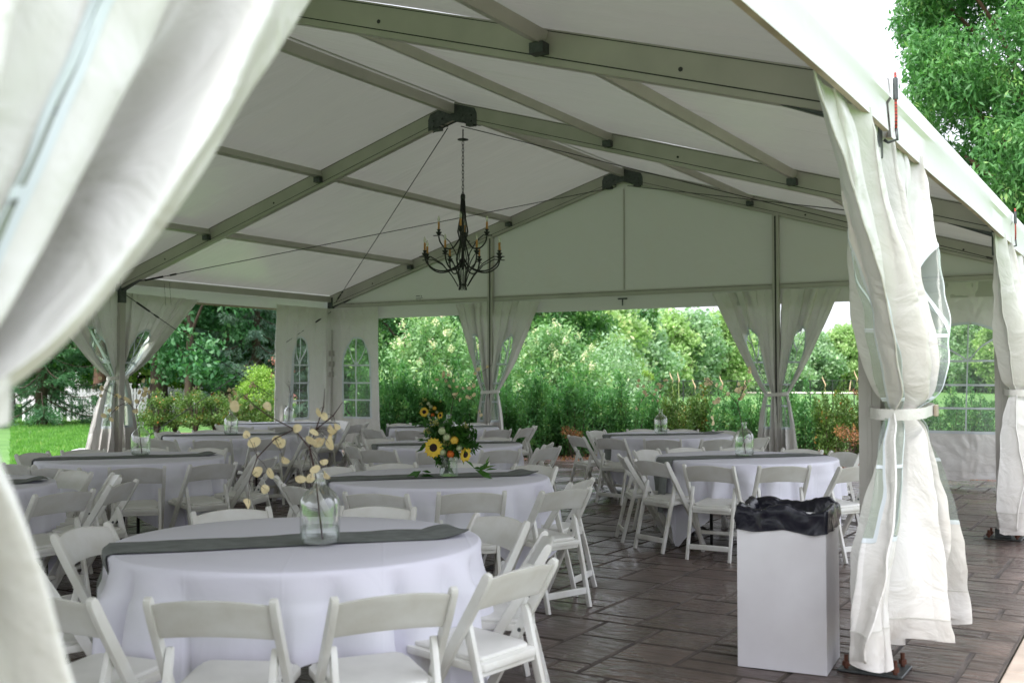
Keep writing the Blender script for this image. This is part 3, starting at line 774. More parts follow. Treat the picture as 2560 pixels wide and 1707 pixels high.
def tie_band(label, x, y, al, nn, z, half, thick, off=0.0, seed=1):
    o0 = Vector((x, y, 0)); root = empty('tie_band', (x, y, z)); tag(root, label, 'tie', 'curtain tie bands')
    mb = MB(); NN = 56; rs = random.Random(seed); hgt = .055; vs_ = []
    for i in range(NN):
        t = 2*math.pi*i/NN; c = math.cos(t); s_ = math.sin(t)
        px = half*math.copysign(abs(c)**.7, c); py = thick*math.copysign(abs(s_)**.7, s_)+off
        b = .004*math.sin(t*7)
        tilt = .015*c
        for dz, e in ((-.5, 0), (-.25, .004), (.25, .004), (.5, 0)):
            vs_.append(Vector((al[0]*px*(1+e)+nn[0]*(py+b), al[1]*px*(1+e)+nn[1]*(py+b), dz*hgt+tilt)))
    fs_ = [(i*4+q, ((i+1) % NN)*4+q, ((i+1) % NN)*4+q+1, i*4+q+1) for i in range(NN) for q in range(3)]
    mb.add(vs_, fs_); mb.build('band', M['curtain'], root, smooth=True)
    m2 = MB(); m2.box((-.03, -.008, -.03), (.03, .008, .03), M=Matrix.Translation(Vector((al[0]*half*.4+nn[0]*(off+thick+.008), al[1]*half*.4+nn[1]*(off+thick+.008), 0))) @ Matrix.Rotation(math.atan2(al[1], al[0]), 4, 'Z'))
    m2.build('buckle', M['tan'], root, bevel=.004)
    return root
# right side (outside of the posts)
RS = [(2, 'nearest stone-side post beside the white bin'), (1, 'second right-hand post behind the bin'), (3, 'blurred post closest to the viewer at the left edge'), (4, 'post behind the viewer'), (0, 'x')]
def pair_side(x, y, nn, desc, Wn=1.0, Wf=1.25, off=.06, seed=0, folds=5, zb=.14, Wbn=.42, Wbf=.45, zw=1.36, ampk=1.0, Ww=.15, hi=False, pwn=.85, pwf=.85, winn=(.30,.72), winf=(.30,.72), th=.085):
    curtain('side_curtain', 'white vinyl curtain, near half at the ' + desc, (x, y), (0, -1), nn, Wn, seed+1, off=off, folds=folds, zb=zb, Wb=Wbn, zw=zw, ampk=ampk, Ww=Ww, hi=hi, pw=pwn, win=winn, start=-.01)
    curtain('side_curtain', 'white vinyl curtain, far half at the ' + desc, (x, y), (0, 1), nn, Wf, seed+2, off=off, folds=folds, zb=zb+.02, Wb=Wbf, zw=zw, ampk=ampk, Ww=Ww, hi=hi, pw=pwf, win=winf, start=-.01)
    tie_band('white strap cinching the curtains at the ' + desc, x, y, (0, 1), nn, zw, Ww+.03, th, off=off+.01, seed=seed)
pair_side(W_, FY[2], (1, 0), 'tent post beside the white bin', 1.25, 1.12, .14, 20, Wbn=.85, Wbf=.60, folds=3, zw=1.33, ampk=1.6, Ww=.20, hi=True, pwf=.78, winn=(.62,.93), winf=(.68,.92), th=.14, zb=.2)
pair_side(W_, FY[1], (1, 0), 'tent post at right photo edge', .7, 1.3, .14, 30, zw=1.37, ampk=1.5, Wbn=.55, Wbf=.6, folds=3, Ww=.2, hi=True, pwf=.6, th=.12)
pair_side(W_, FY[3], (1, 0), 'blurred nearest post at left', 1.1, 1.30, .10, 40, folds=3, zw=1.46, ampk=1.2, Ww=.19, hi=True, winn=(.42,.60), winf=(.53,.57), th=.10, Wbf=.5)
pair_side(0, FY[1], (-1, 0), 'left post in front of the lawn', 1.5, 1.6, .04, 50, zw=1.49, Wbn=.6, Wbf=.4)
pair_side(0, FY[2], (-1, 0), 'left post beyond the blurred curtain', .9, 1.0, .04, 60, zw=1.45)
def pair_gable(x, desc, seed, Wl=.62, Wr=.85):
    y = -.02
    curtain('side_curtain', 'white vinyl curtain gathered on the left of the ' + desc, (x, y), (-1, 0), (0, 1), Wl, seed+1, off=-.07, zt=HE-.24, folds=4, win=(.35,.75), zw=1.24, Wb=.36, ampk=1.1)
    curtain('side_curtain', 'white vinyl curtain gathered on the right of the ' + desc, (x, y), (1, 0), (0, 1), Wr, seed+2, off=-.07, zt=HE-.24, folds=4, win=(.35,.75), zw=1.24, Wb=.36, ampk=1.1)
    tie_band('white strap cinching the curtains at the ' + desc, x, y, (1, 0), (0, 1), 1.24, .18, .08, off=-.04, seed=seed)
pair_gable(XR-CO, 'left far gable column', 70, .68, .92)
pair_gable(XR+CO, 'right far gable column', 80, .95, .88)
curtain('side_curtain', 'white vinyl curtain hanging straight, lawn side of the far left corner post', (0, 0), (0, -1), (-1, 0), 1, 91, tied=False, hang_w=1.45, off=-.06, folds=4, zb=.1, win=(.42,.72), ampk=1.3)
curtain('side_curtain', 'white vinyl curtain with arched window, gable side of the far left corner post', (0, 0), (1, 0), (0, 1), 1, 95, tied=False, hang_w=1.2, off=-.07, folds=2, zb=.1, win=(.26,.82))
curtain('side_curtain', 'closed white wall panel with large arched clear window at the far right corner', (W_-2.0, 0), (1, 0), (0, 1), 1, 99, tied=False, hang_w=1.9, off=.03, folds=1, zb=.06, win=(.12,.88), start=.0, ampk=.6)

# ================================================================== CHANDELIER
def chandelier():
    x, y = XR+.13, -B_; root = empty('chandelier', (x, y, HR-.36)); root.scale = (1.1, 1.1, 1.13); tag(root, 'black iron two-tier chandelier with orange candle sleeves hanging from the tent ridge', 'chandelier')
    zt = 0
    mb = MB(); mb.tube([(0,0,.0),(0,0,-.11)], .007, 6); mb.lathe([(.0,-.10),(.02,-.10),(.062,-.112),(.062,-.118),(.02,-.125),(0,-.125)], 20); mb.build('canopy', M['black'], root, smooth='auto')
    z = -.13; zc = -.73; i = 0
    ch = MB()
    while z > zc:
        pts = []
        for k in range(11):
            t = 2*math.pi*k/10; a = .013*math.cos(t); b = .026*math.sin(t)
            pts.append((a, 0, z-.024+b) if i % 2 == 0 else (0, a, z-.024+b))
        ch.tube(pts, .0036, 5, cap=False); z -= .040; i += 1
    ch.build('chain', M['black'], root, smooth=True)
    # centre
    zc = z
    zbm = -1.76
    mb = MB(); mb.lathe([(.0,zc+.02),(.018,zc+.02),(.028,zc),(.028,zc-.03),(.018,zc-.05),(0,zc-.05)], 14); mb.tube([(0,0,zc-.04),(0,0,zbm+.22)], .008, 6)
    mb.lathe([(0,-1.22),(.035,-1.225),(.04,-1.25),(.03,-1.29),(0,-1.30)], 14)
    mb.tube([(.042*math.cos(t*.3927), .042*math.sin(t*.3927), zbm+.06) for t in range(17)], .007, 6)
    mb.build('stem', M['black'], root, smooth='auto')
    def candle(px, py, pz):
        c = MB(); c.lathe([(0,pz-.03),(.012,pz-.03),(.034,pz),(.034,pz+.005),(.010,pz+.008),(.022,pz+.03),(.022,pz+.034),(0,pz+.034)], 12, c=(px,py,0)); c.build('bobeche', M['black'], root, smooth='auto')
        c = MB(); c.tube([(px,py,pz+.034),(px,py,pz+.115)], .0125, 10); s = c.build('candle_sleeve', M['amber'], root, smooth='auto')
        c = MB(); c.lathe([(.006,pz+.115),(.014,pz+.13),(.016,pz+.145),(.010,pz+.165),(.002,pz+.185)], 10, c=(px,py,0)); c.build('bulb', M['bulb'], s, smooth=True)
    for tier, (n_, rad, zc_, ph) in enumerate(((4, .27, -1.13, .5), (8, .445, -1.38, .15))):
        for k in range(n_):
            t = ph+2*math.pi*k/n_; c, s = math.cos(t), math.sin(t)
            pts = []
            zs_ = zc_ - .13
            # arm: out from the stem, dips then curls up to the candle
            for (r_, dz) in ((.02, -.02), (.07, -.10), (rad*.45, -.155), (rad*.72, -.15), (rad*.93, -.09), (rad, -.02)):
                pts.append(Vector((c*r_, s*r_, zc_+dz-.02)))
            sm = []
            for i in range(len(pts)-1):
                p0 = pts[max(i-1,0)]; p1 = pts[i]; p2 = pts[i+1]; p3 = pts[min(i+2,len(pts)-1)]
                for j in range(4):
                    u = j/4; sm.append(.5*((2*p1)+(p2-p0)*u+(2*p0-5*p1+4*p2-p3)*u*u+(3*p1-p0-3*p2+p3)*u**3))
            sm.append(pts[-1])
            mb = MB(); mb.tube(sm, .0085, 6)
            # counter curl under candle
            mb.tube([Vector((c*(rad+.06), s*(rad+.06), zc_-.035)), Vector((c*rad*.85, s*rad*.85, zc_-.03)), Vector((c*rad*.55, s*rad*.55, zc_-.10)), Vector((c*rad*.3, s*rad*.3, zc_-.22)), Vector((c*.055, s*.055, zc_-.34 if tier else zc_-.3))], .006, 5)
            mb.build('arm', M['black'], root, smooth=True); candle(c*rad, s*rad, zc_)
    for k in range(8):
        t = k*math.pi/4; c, s = math.cos(t), math.sin(t)
        mb = MB(); mb.tube([(c*.02,s*.02,zc-.04),(c*.034,s*.034,-.98),(c*.06,s*.06,-1.12),(c*.03,s*.03,-1.24),(c*.075,s*.075,-1.42),(c*.042,s*.042,-1.60),(c*.035,s*.035,zbm+.05),(c*.045,s*.045,zbm)], .0055, 5); mb.build('rod', M['black'], root, smooth=True)
    return root
chandelier()

# ================================================================== TABLES
TR = .81; TH = .762
TABLES = {k: (lambda p: (p.x, p.y))(at(px, d_)) for k, px, d_ in (('T1',751,4.90),('T2',1095,7.97),('T3',1863,9.95),('T4',1668,13.8),('T5',1120,11.9),('T6',1108,15.9),('T7',331,9.9),('T8',578,13.7),('T9',716,17.0),('T10',-180,7.4))}
DESC = {'T1': 'nearest table', 'T2': 'sunflower table', 'T3': 'front right table', 'T4': 'back right table', 'T5': 'middle table', 'T6': 'far middle table', 'T7': 'left table by the lawn', 'T8': 'second left table', 'T9': 'far left corner table', 'T10': 'half-hidden table at far left'}
def table(key, x, y):
    root = empty('round_table', (x, y, 0), rng.uniform(0, 1)); tag(root, 'round folding table under the white cloth, ' + DESC[key], 'table', 'round tables under the tent')
    mb = MB(); mb.lathe([(0,TH-.035),(TR-.035,TH-.035),(TR-.02,TH-.03),(TR-.015,TH-.018),(TR-.02,TH-.006),(0,TH-.006)], 40); mb.build('tabletop', M['wood'], root, smooth='auto')
    for s in (-1, 1):
        for q in (-1, 1):
            m2 = MB(); m2.tube([(s*.42, q*.3, TH-.04), (s*.42, q*.3, .0)], .014, 8); m2.build('leg', M['dark'], root, smooth=True)
        m2 = MB(); m2.tube([(s*.42, -.3, .12), (s*.42, .3, .12)], .012, 8); m2.build('leg_brace', M['dark'], root, smooth=True)
def ctop(r_, th):
    return TH + .004*noise.noise(Vector((r_*3*math.cos(th), r_*3*math.sin(th), 2)))*0.4
def clothsurf(th, sdist, sd, rot):
    """point on the draped cloth at angle th, cloth distance sdist from centre"""
    if sdist <= TR: return Vector((sdist*math.cos(th), sdist*math.sin(th), TH-.0005 + .0025*math.exp(-((sdist-TR*.55)/.01)**2)*0))
    bend = .018; d = sdist-TR
    if d < bend*math.pi/2:
        a = d/bend; rr_ = TR+bend*math.sin(a); z = TH-bend*(1-math.cos(a)); g = 0
    else:
        g = d-bend*math.pi/2; rr_ = TR+bend+g*.05; z = TH-bend-g*.992
    half = 1.16; c_ = math.cos(th-rot); s_ = math.sin(th-rot)
    drop = half/max(abs(c_), abs(s_)) - TR
    fr_ = lambda a: (1-2*abs(math.sin(a))**.8)
    fold = fr_(th*6.5+sd)*.55+math.sin(th*7+sd*2.3)*.5+fr_(th*11.5+sd*1.3)*.3
    lobe = th*9.5+sd+.35*math.sin(th*3+sd); f_ = abs(math.sin(lobe))**.85*(.62+.38*math.sin(th*4.3+sd*3))
    rr_ += -.035*min(1, g/.10)+f_*(.105*min(1, g/.14)+.04*min(1, g/.6))+fold*.02*min(1, g/.2)
    th2 = th+.05*math.sin(th*13+sd+1.2)*min(1, g/.4)
    if z < .012: rr_ += (.012-z)*.7; z = .012+.006*math.sin(th*31)
    return Vector((rr_*math.cos(th2), rr_*math.sin(th2), z))
def cloth(key, x, y, rot, sd):
    NA, NB = 240, 34; half = 1.16; vs_ = [Vector((0,0,TH))]; fs_ = []
    for i in range(NA):
        th = 2*math.pi*i/NA; c_ = abs(math.cos(th-rot)); s_ = abs(math.sin(th-rot)); mxr = half/max(c_, s_)
        if mxr > half*1.36: mxr = half*1.36
        rad = [TR*k/5 for k in range(1, 6)] + [TR+(mxr-TR)*((k+1)/(NB-5))**1.15 for k in range(NB-5)]
        for r_ in rad: vs_.append(clothsurf(th, r_, sd, rot))
    nb = NB
    for i in range(NA):
        i2 = (i+1) % NA; fs_.append((0, 1+i*nb, 1+i2*nb))
        for j in range(nb-1): fs_.append((1+i*nb+j, 1+i*nb+j+1, 1+i2*nb+j+1, 1+i2*nb+j))
    mb = MB(); mb.add(vs_, fs_)
    o = mb.build('tablecloth', M['cloth'], None, smooth=True); o.location = (x, y, 0)
    tag(o, 'white square cloth draped over the ' + DESC[key], 'tablecloth', 'white tablecloths')
def runner(key, x, y, ang, sd, rot, curl=True, offs=.06, l0=-1.5, l1=.9, wd=.34):
    NX_, NW = 90, 10; vs_ = []; fs_ = []
    dx, dy = math.cos(ang), math.sin(ang)
    for i in range(NX_+1):
        s_ = l0+(l1-l0)*i/NX_
        for j in range(NW+1):
            q = (j/NW-.5)*wd+offs+.010*math.sin(s_*5+sd)
            px, py = dx*s_-dy*q, dy*s_+dx*q; r_ = math.hypot(px, py); th = math.atan2(py, px)
            if r_ <= TR: v = Vector((px, py, TH+.005))
            else:
                v = clothsurf(th, r_, sd, rot); e = Vector((math.cos(th), math.sin(th), 0)); v = v+e*.012; 
                if r_ < TR+.06: v.z += .005
            v.z += .003*noise.noise(Vector((s_*9, q*12, sd)))+.002*max(0, math.sin(s_*14+sd+q*6))
            # lifted, folded-back tip on the right
            if curl and s_ > l1-.26:
                t = (s_-(l1-.26))/.26
                lift = .022*math.sin(t*math.pi)*(.3+.7*j/NW)+.03*t*t*(1-j/NW)
                v = Vector((dx*(s_-.10*t*t)-dy*q*(1-.3*t), dy*(s_-.10*t*t)+dx*q*(1-.3*t), TH+.006+lift))
            vs_.append(v)
    for i in range(NX_):
        for j in range(NW): a = i*(NW+1)+j; fs_.append((a, a+NW+1, a+NW+2, a+1))
    mb = MB(); mb.add(vs_, fs_); mb.add([v-Vector((0,0,.0018)) for v in vs_], [tuple(reversed(f)) for f in fs_])
    o = mb.build('table_runner', M['runner'], None, smooth=True); o.location = (x, y, 0)
    tag(o, 'dark grey linen runner laid across the ' + DESC[key], 'runner', 'grey table runners')
RUN = {}
for i, (k, (x, y)) in enumerate(TABLES.items()):
    table(k, x, y)
    sd = 1.7*i+.4; view = math.atan2(CAM.y-y, CAM.x-x); rot = R({'T1': -38, 'T3': -68, 'T2': -50}.get(k, -57+7*math.sin(i*2.1)))
    cloth(k, x, y, rot, sd)
    runner(k, x, y, R(49)+R(4)*math.sin(i*3.3), sd, rot, offs=-.03 if k == 'T1' else .04, curl=k in ('T1', 'T2', 'T4', 'T8', 'T10', 'T7'), l0=-1.28 if k not in ('T2','T5','T6') else -.95, l1=.86 if k in ('T1','T2','T4','T7','T8','T10') else .84)

# ================================================================== JUGS, BRANCHES, BOUQUETS
def jug_meshes():
    mb = MB(); P_ = [(0,.004),(.06,.003),(.080,.008),(.088,.025),(.090,.05),(.090,.16),(.086,.18),(.068,.203),(.040,.222),(.026,.236),(.0235,.262),(.029,.268),(.029,.282),(.025,.285)]
    mb.lathe(P_, 36); mb.lathe([(max(0, r_-.004), z+.003) for r_, z in reversed(P_[:-1])], 36)
    g = mb.mesh('glass_jug', M['glass'], smooth=True)
    mb = MB(); mb.lathe([(0,.012),(.083,.014),(.085,.07),(0,.0705)], 30); wtr = mb.mesh('water', M['water'], smooth='auto')
    return g, wtr
JG, JW = jug_meshes()
PODM = []
for v_ in range(3):
    mb = MB(); a_, b_ = .026*(1-.1*v_), .019
    pts = [(a_*math.cos(t*.524), .0, b_*math.sin(t*.524)) for t in range(12)]
    bend = .004*(v_+1)
    pts = [(px, bend*(px/a_)**2+.003*math.sin(px*80), pz) for px, _, pz in pts]
    mb.add([(0, 0, 0)]+pts+[(px, py+.0012, pz) for px, py, pz in [(0,0,0)]+pts], [(0, i+1, (i+1) % 12+1) for i in range(12)]+[(13, 13+(i+1) % 12+1, 13+i+1) for i in range(12)]+[(i+1, 14+i, 14+(i+1) % 12, (i+1) % 12+1) for i in range(12)])
    PODM.append(mb.mesh('seed_pod', M['pod']))
def lunaria(label, jug_root, layout=None, seed=1, rz=0, scale=1.0):
    """dried branch with round papery pods; stands in a jug. local x = to the right of the branch's front view"""
    r = random.Random(seed)
    root = empty('dried_pod_branch', jug_root.location, 0); tag(root, label, 'dried branch', 'dried pod branches in the jugs')
    root.rotation_euler = (0, 0, rz)
    main = [(.012,0,.02),(-.01,0,.20),(-.02,0,.30),(-.05,.01,.42),(-.12,.02,.50),(-.22,.03,.55)]
    subs = [[(-.05,.01,.42),(-.02,.0,.50),(.015,-.01,.60),(.02,-.01,.68)], [(-.12,.02,.50),(-.20,.0,.46),(-.27,-.03,.38),(-.30,-.05,.28)], [(-.22,.03,.55),(-.30,.05,.60),(-.36,.04,.66)], [(-.02,0,.5),(.05,.04,.56),(.09,.05,.62)]]
    if seed != 1:
        for s in subs[2:]: 
            for k in range(1, len(s)): s[k] = (s[k][0]*r.uniform(.8,1.3), s[k][1]+r.uniform(-.1,.1), s[k][2]*r.uniform(.95,1.15))
    mb = MB(); mb.tube([Vector(p)*scale if k > 2 else Vector(p) for k, p in enumerate(main)], [.0042,.004,.0038,.0034,.003,.002], 6)
    for s in subs: mb.tube([Vector(p)*scale for p in s], [.003]*(len(s)-1)+[.0012], 5)
    stems = mb
    if layout is None:
        layout = []
        for s in subs+[main[3:]]:
            for k in range(len(s)-1):
                for _ in range(2 if seed != 9 else 0):
                    t = r.random(); p = Vector(s[k]).lerp(Vector(s[k+1]), t); layout.append((p.x*scale+r.uniform(-.05,.05), p.y*scale+r.uniform(-.06,.06), p.z*scale+r.uniform(-.05,.06)))
    allp = [Vector(p)*scale for s in subs+[main[3:]] for p in s]
    for p in layout:
        p = Vector(p); near_ = min(allp, key=lambda q: (q-p).length)
        if (p-near_).length > .02: stems.tube([near_, near_.lerp(p, .5)+Vector((0,0,.008)), p], [.0014,.001,.0008], 4, cap=False)
    stems.build('stem', M['twig'], root, smooth=True)
    for p in layout:
        o = link('seed_pod', PODM[r.randrange(3)], root, p); o.rotation_euler = (r.uniform(-.7,.7), r.uniform(-1.6,1.6), r.uniform(-.9,.9)); sc = r.uniform(.8, 1.2); o.scale = (sc, sc, sc)
    if seed == 9:
        t2 = MB()
        for _ in range(26):
            q = r.choice(allp); e = q+Vector((r.uniform(-.1,.1), r.uniform(-.05,.05), r.uniform(.0,.09))); t2.tube([q, e], [.0015,.0005], 4)
        t2.build('twigs', M['twig'], root)
    return root
# pods of the near branch: offsets (x right, z up) measured at the jug
L1 = [(765,190),(572,335),(865,345),(930,322),(742,368),(690,455),(730,480),(770,480),(850,440),(870,480),(432,640),(820,650),(745,712),(835,765),(605,805),(665,810),(160,752),(285,765),(243,915),(130,1022),(100,395),(145,472),(345,452),(385,492),(262,135),(0,130),(800,225),(870,380)]
lay = []
rj = random.Random(4)
for (zx, zy) in L1:
    px = 600+zx/3.825; py = 980+zy/3.825
    lay.append(((px-802)/F*4.85, rj.uniform(-.07,.07), 1.5-(py-940)/F*4.85-TH))
JUGS = {'T1': (802, 4.74), 'T3': (1859, 10.0), 'T4': (1651, 13.9), 'T5': (1122, 12.05), 'T7': (354, 10.05), 'T8': (579, 13.7), 'T9': (724, 17.4)}
jugobj = {}
for k, (px, d_) in JUGS.items():
    p = at(px, d_, TH+.007); root = empty('glass_jug', p); tag(root, 'clear glass jug with a narrow neck on the ' + DESC[k], 'jug', 'glass jugs used as vases')
    root.scale = (.97, .97, 1.1); link('jug_body', JG, root); link('water', JW, root); jugobj[k] = root
faceR = -YAW*1.0
lunaria('dried branch with big round cream pods in the jug on the nearest table', jugobj['T1'], lay, 1, rz=math.atan2(RT.y, RT.x))
rzb = math.atan2(RT.y, RT.x)
for k, sd, dr, sc in (('T3', 3, .0, 1.15), ('T4', 4, .15, 1.05), ('T5', 5, 2.9, 1.15), ('T7', 6, .25, 1.0), ('T8', 7, 3.4, .95), ('T9', 9, 2.5, .95)):
    lunaria(('bare thin dried twig' if k == 'T9' else 'dried branch with round cream pods') + ' in the jug on the ' + DESC[k], jugobj[k], None, sd, rz=rzb+dr, scale=sc)
# bouquet
M['petal'] = pmat('sunflower_petal', (.85,.58,.05), .6, var=.2, vscale=40)
M['disc'] = pmat('sunflower_disc', (.03,.012,.012), .9, bump=.8, bscale=300)
M['yellow'] = pmat('yellow_dahlia', (.88,.62,.10), .6); M['orange'] = pmat('orange_rose', (.85,.22,.03), .6, var=.3, vscale=60); M['cream'] = pmat('cream_rose', (.62,.68,.42), .6, var=.15, vscale=50)
M['lf_bq'] = leafmat('bouquet_leaf', (.015,.07,.012), (.06,.17,.025), (.16,.28,.05))
M['lf_fill'] = leafmat('filler_bloom', (.35,.36,.12), (.55,.50,.20))
def frame_to(d):
    return Vector(d).to_track_quat('Z', 'Y').to_matrix().to_4x4()
def petals(name, n_, r0, r1, wd, mat, cup=.2, mx_=None, rings=1):
    mb = MB()
    for g in range(rings):
        for k in range(n_):
            t = 2*math.pi*(k+.5*g)/n_+rng.uniform(-.06,.06); c, s = math.cos(t), math.sin(t); L_ = r1*(1-.12*g)*rng.uniform(.88,1.08)
            def P_(r_, q, z): return (c*r_-s*q, s*r_+c*q, z)
            zb_ = .004*g
            mb.add([P_(r0,-wd*.3,zb_),P_(r0,wd*.3,zb_),P_((r0+L_)*.55,wd*.55,cup*L_*.25+zb_),P_(L_,0,cup*L_*rng.uniform(.0,.8)+zb_),P_((r0+L_)*.55,-wd*.55,cup*L_*.25+zb_)], [(0,1,2,3,4)])
    return mb
def sunflower(root, p, d, sc=1):
    f = empty('sunflower', p); f.parent = root; f.rotation_euler = Vector(d).to_track_quat('Z', 'Y').to_euler(); f.scale = (sc, sc, sc)
    petals('p', 17, .02, .060, .020, None, .25, rings=2).build('petals', M['petal'], f)
    mb = MB(); mb.lathe([(.0,.012),(.013,.013),(.022,.009),(.025,.002),(0,-.004)], 20); mb.build('disc', M['disc'], f, smooth=True)
def roundflower(root, name, p, r_, mat):
    mb = MB()
    for ring, (k_, tilt) in enumerate(((5,.25),(7,.7),(9,1.15),(9,1.6))):
        for k in range(k_):
            t = 2*math.pi*k/k_+ring*.4
            d = Vector((math.cos(t)*math.sin(tilt), math.sin(t)*math.sin(tilt), math.cos(tilt))); u = d.cross(Vector((0,0,1))).normalized(); v = u.cross(d)
            c = d*r_*.82; a = r_*.42
            mb.add([c-v*a*.6, c+u*a*.8-v*a*.1+d*.1*r_, c+v*a*.9+d*r_*.22, c-u*a*.8-v*a*.1+d*.1*r_], [(0,1,2,3)])
    mb.lathe([(r_*.8*math.sin(a_*math.pi/8), r_*.8*math.cos(a_*math.pi/8)) for a_ in range(9)], 14)
    o = mb.build(name, M[mat], root, smooth=False); o.location = p
    q = Vector((-FW.x, -FW.y, .5)); o.rotation_euler = q.to_track_quat('Z', 'Y').to_euler()
def bouquet(label, vlabel, p, key):
    vz = empty('glass_vase', p); tag(vz, vlabel, 'vase', 'cylinder vases'); mb = MB()
    mb.lathe([(0,.003),(.064,.003),(.067,.01),(.067,.165)], 32); mb.lathe([(.063,.165),(.063,.014),(0,.013)], 32); mb.build('vase_body', M['glass'], vz, smooth='auto')
    mb = MB(); mb.lathe([(0,.015),(.061,.016),(.061,.11),(0,.1105)], 24); mb.build('water', M['water'], vz, smooth='auto')
    b = empty('flower_bouquet', p); b.rotation_euler = (0, 0, math.atan2(RT.y, RT.x)); tag(b, label, 'bouquet', 'sunflower bouquets')
    rs = np.random.RandomState(3)
    st = MB()
    for k in range(16):
        a = k*2.4; q = Vector((math.cos(a)*.1*rng.random(), math.sin(a)*.08, .26)); st.tube([(-.25*q.x-.02, -.25*q.y, .02), (q.x*.3-.01, q.y*.3, .15), q], .004, 5)
    st.build('stems', M['lf_bq'], b)
    cs = [(-.12,0,.26),(-.03,0,.34),(.08,.02,.32),(.16,0,.24),(0,0,.22),(-.10,.02,.34),(.10,0,.20),(.05,-.03,.27),(-.05,0,.14),(.15,0,.34),(-.02,0,.06),(-.05,0,.10)]
    rd = [.08,.09,.09,.07,.10,.08,.07,.08,.05,.05,.035,.04]
    link('leaves', leaf_mesh('leaves', M['lf_bq'], clump_points(cs, rd, 16000, rs), .055, .38, rs=rs), b)
    tr = [(.19,-.01,.26),(.23,-.02,.28),(.20,0,.19),(.24,0,.16),(.27,0,.17),(.22,0,.12),(-.19,0,.15),(-.10,-.02,.06),(-.12,0,.1),(.2,0,.22)]
    link('trailing_leaves', leaf_mesh('trailing_leaves', M['lf_bq'], np.repeat(np.array(tr), 2, 0), .10, .3, rs=rs, dirs=np.repeat(np.array([(1,0,-.2)]*6+[(-1,0,-.6)]*3+[(1,0,.1)]), 2, 0)), b)
    link('filler_blooms', leaf_mesh('filler_blooms', M['lf_fill'], clump_points([(-.10,-.03,.39),(-.15,0,.33),(.12,-.02,.37),(.02,-.05,.28),(.0,-.07,.25)], [.035,.035,.03,.035,.035], 60000, rs), .014, .8, rs=rs), b)
    sunflower(b, (-.105,-.085,.215), (-.25,-1,.12), 1.25); sunflower(b, (.125,-.07,.165), (.7,-.6,-.15), 1.0)
    for (x_, y_, z_, r_, nm_, m_) in ((.045,-.10,.268,.031,'dahlia','yellow'),(.018,-.11,.168,.028,'rose','orange'),(-.045,-.08,.335,.032,'rose','cream'),(-.01,-.09,.29,.031,'rose','cream'),(.08,-.08,.21,.024,'rose','cream'),(-.04,-.09,.18,.026,'rose','cream')):
        roundflower(b, nm_, (x_, y_, z_), r_, m_)
        b.children[-1].rotation_euler = (R(70), 0, 0)
bouquet('nearest sunflower bouquet, with an orange rose and yellow dahlia, in a glass vase', 'clear cylinder vase holding the nearest sunflower bouquet', at(1122, 7.95, TH+.007), 'T2')
bouquet('small distant sunflower bouquet on the far middle table in front of the hedge', 'clear cylinder vase on the far middle table in front of the hedge', at(1080, 16.0, TH+.007), 'T6')

# ================================================================== CHAIRS
def arcprof(pts, w_, x0, x1):
    """extrude a polyline (y,z) of in-plane thickness w_ between x0 and x1"""
    P_ = [Vector((0, a, b)) for a, b in pts]; L_, Rr = [], []
    for i, p in enumerate(P_):
        d = (P_[min(i+1, len(P_)-1)]-P_[max(i-1, 0)]).normalized(); n_ = Vector((0, -d.z, d.y)); ww = w_[i] if hasattr(w_, '__len__') else w_
        L_.append(p+n_*ww/2); Rr.append(p-n_*ww/2)
    mb = MB(); m = len(P_); vs_ = []
    for x in (x0, x1): vs_ += [Vector((x, v.y, v.z)) for v in L_]+[Vector((x, v.y, v.z)) for v in Rr]
    fs_ = []
    for i in range(m-1):
        fs_ += [(i, i+1, m+i+1, m+i), (2*m+i, 3*m+i, 3*m+i+1, 2*m+i+1), (i, 2*m+i, 2*m+i+1, i+1), (m+i, m+i+1, 3*m+i+1, 3*m+i)]
    fs_ += [(0, m, 3*m, 2*m), (m-1, 3*m-1, 4*m-1, 2*m-1)]
    mb.add(vs_, fs_); return mb
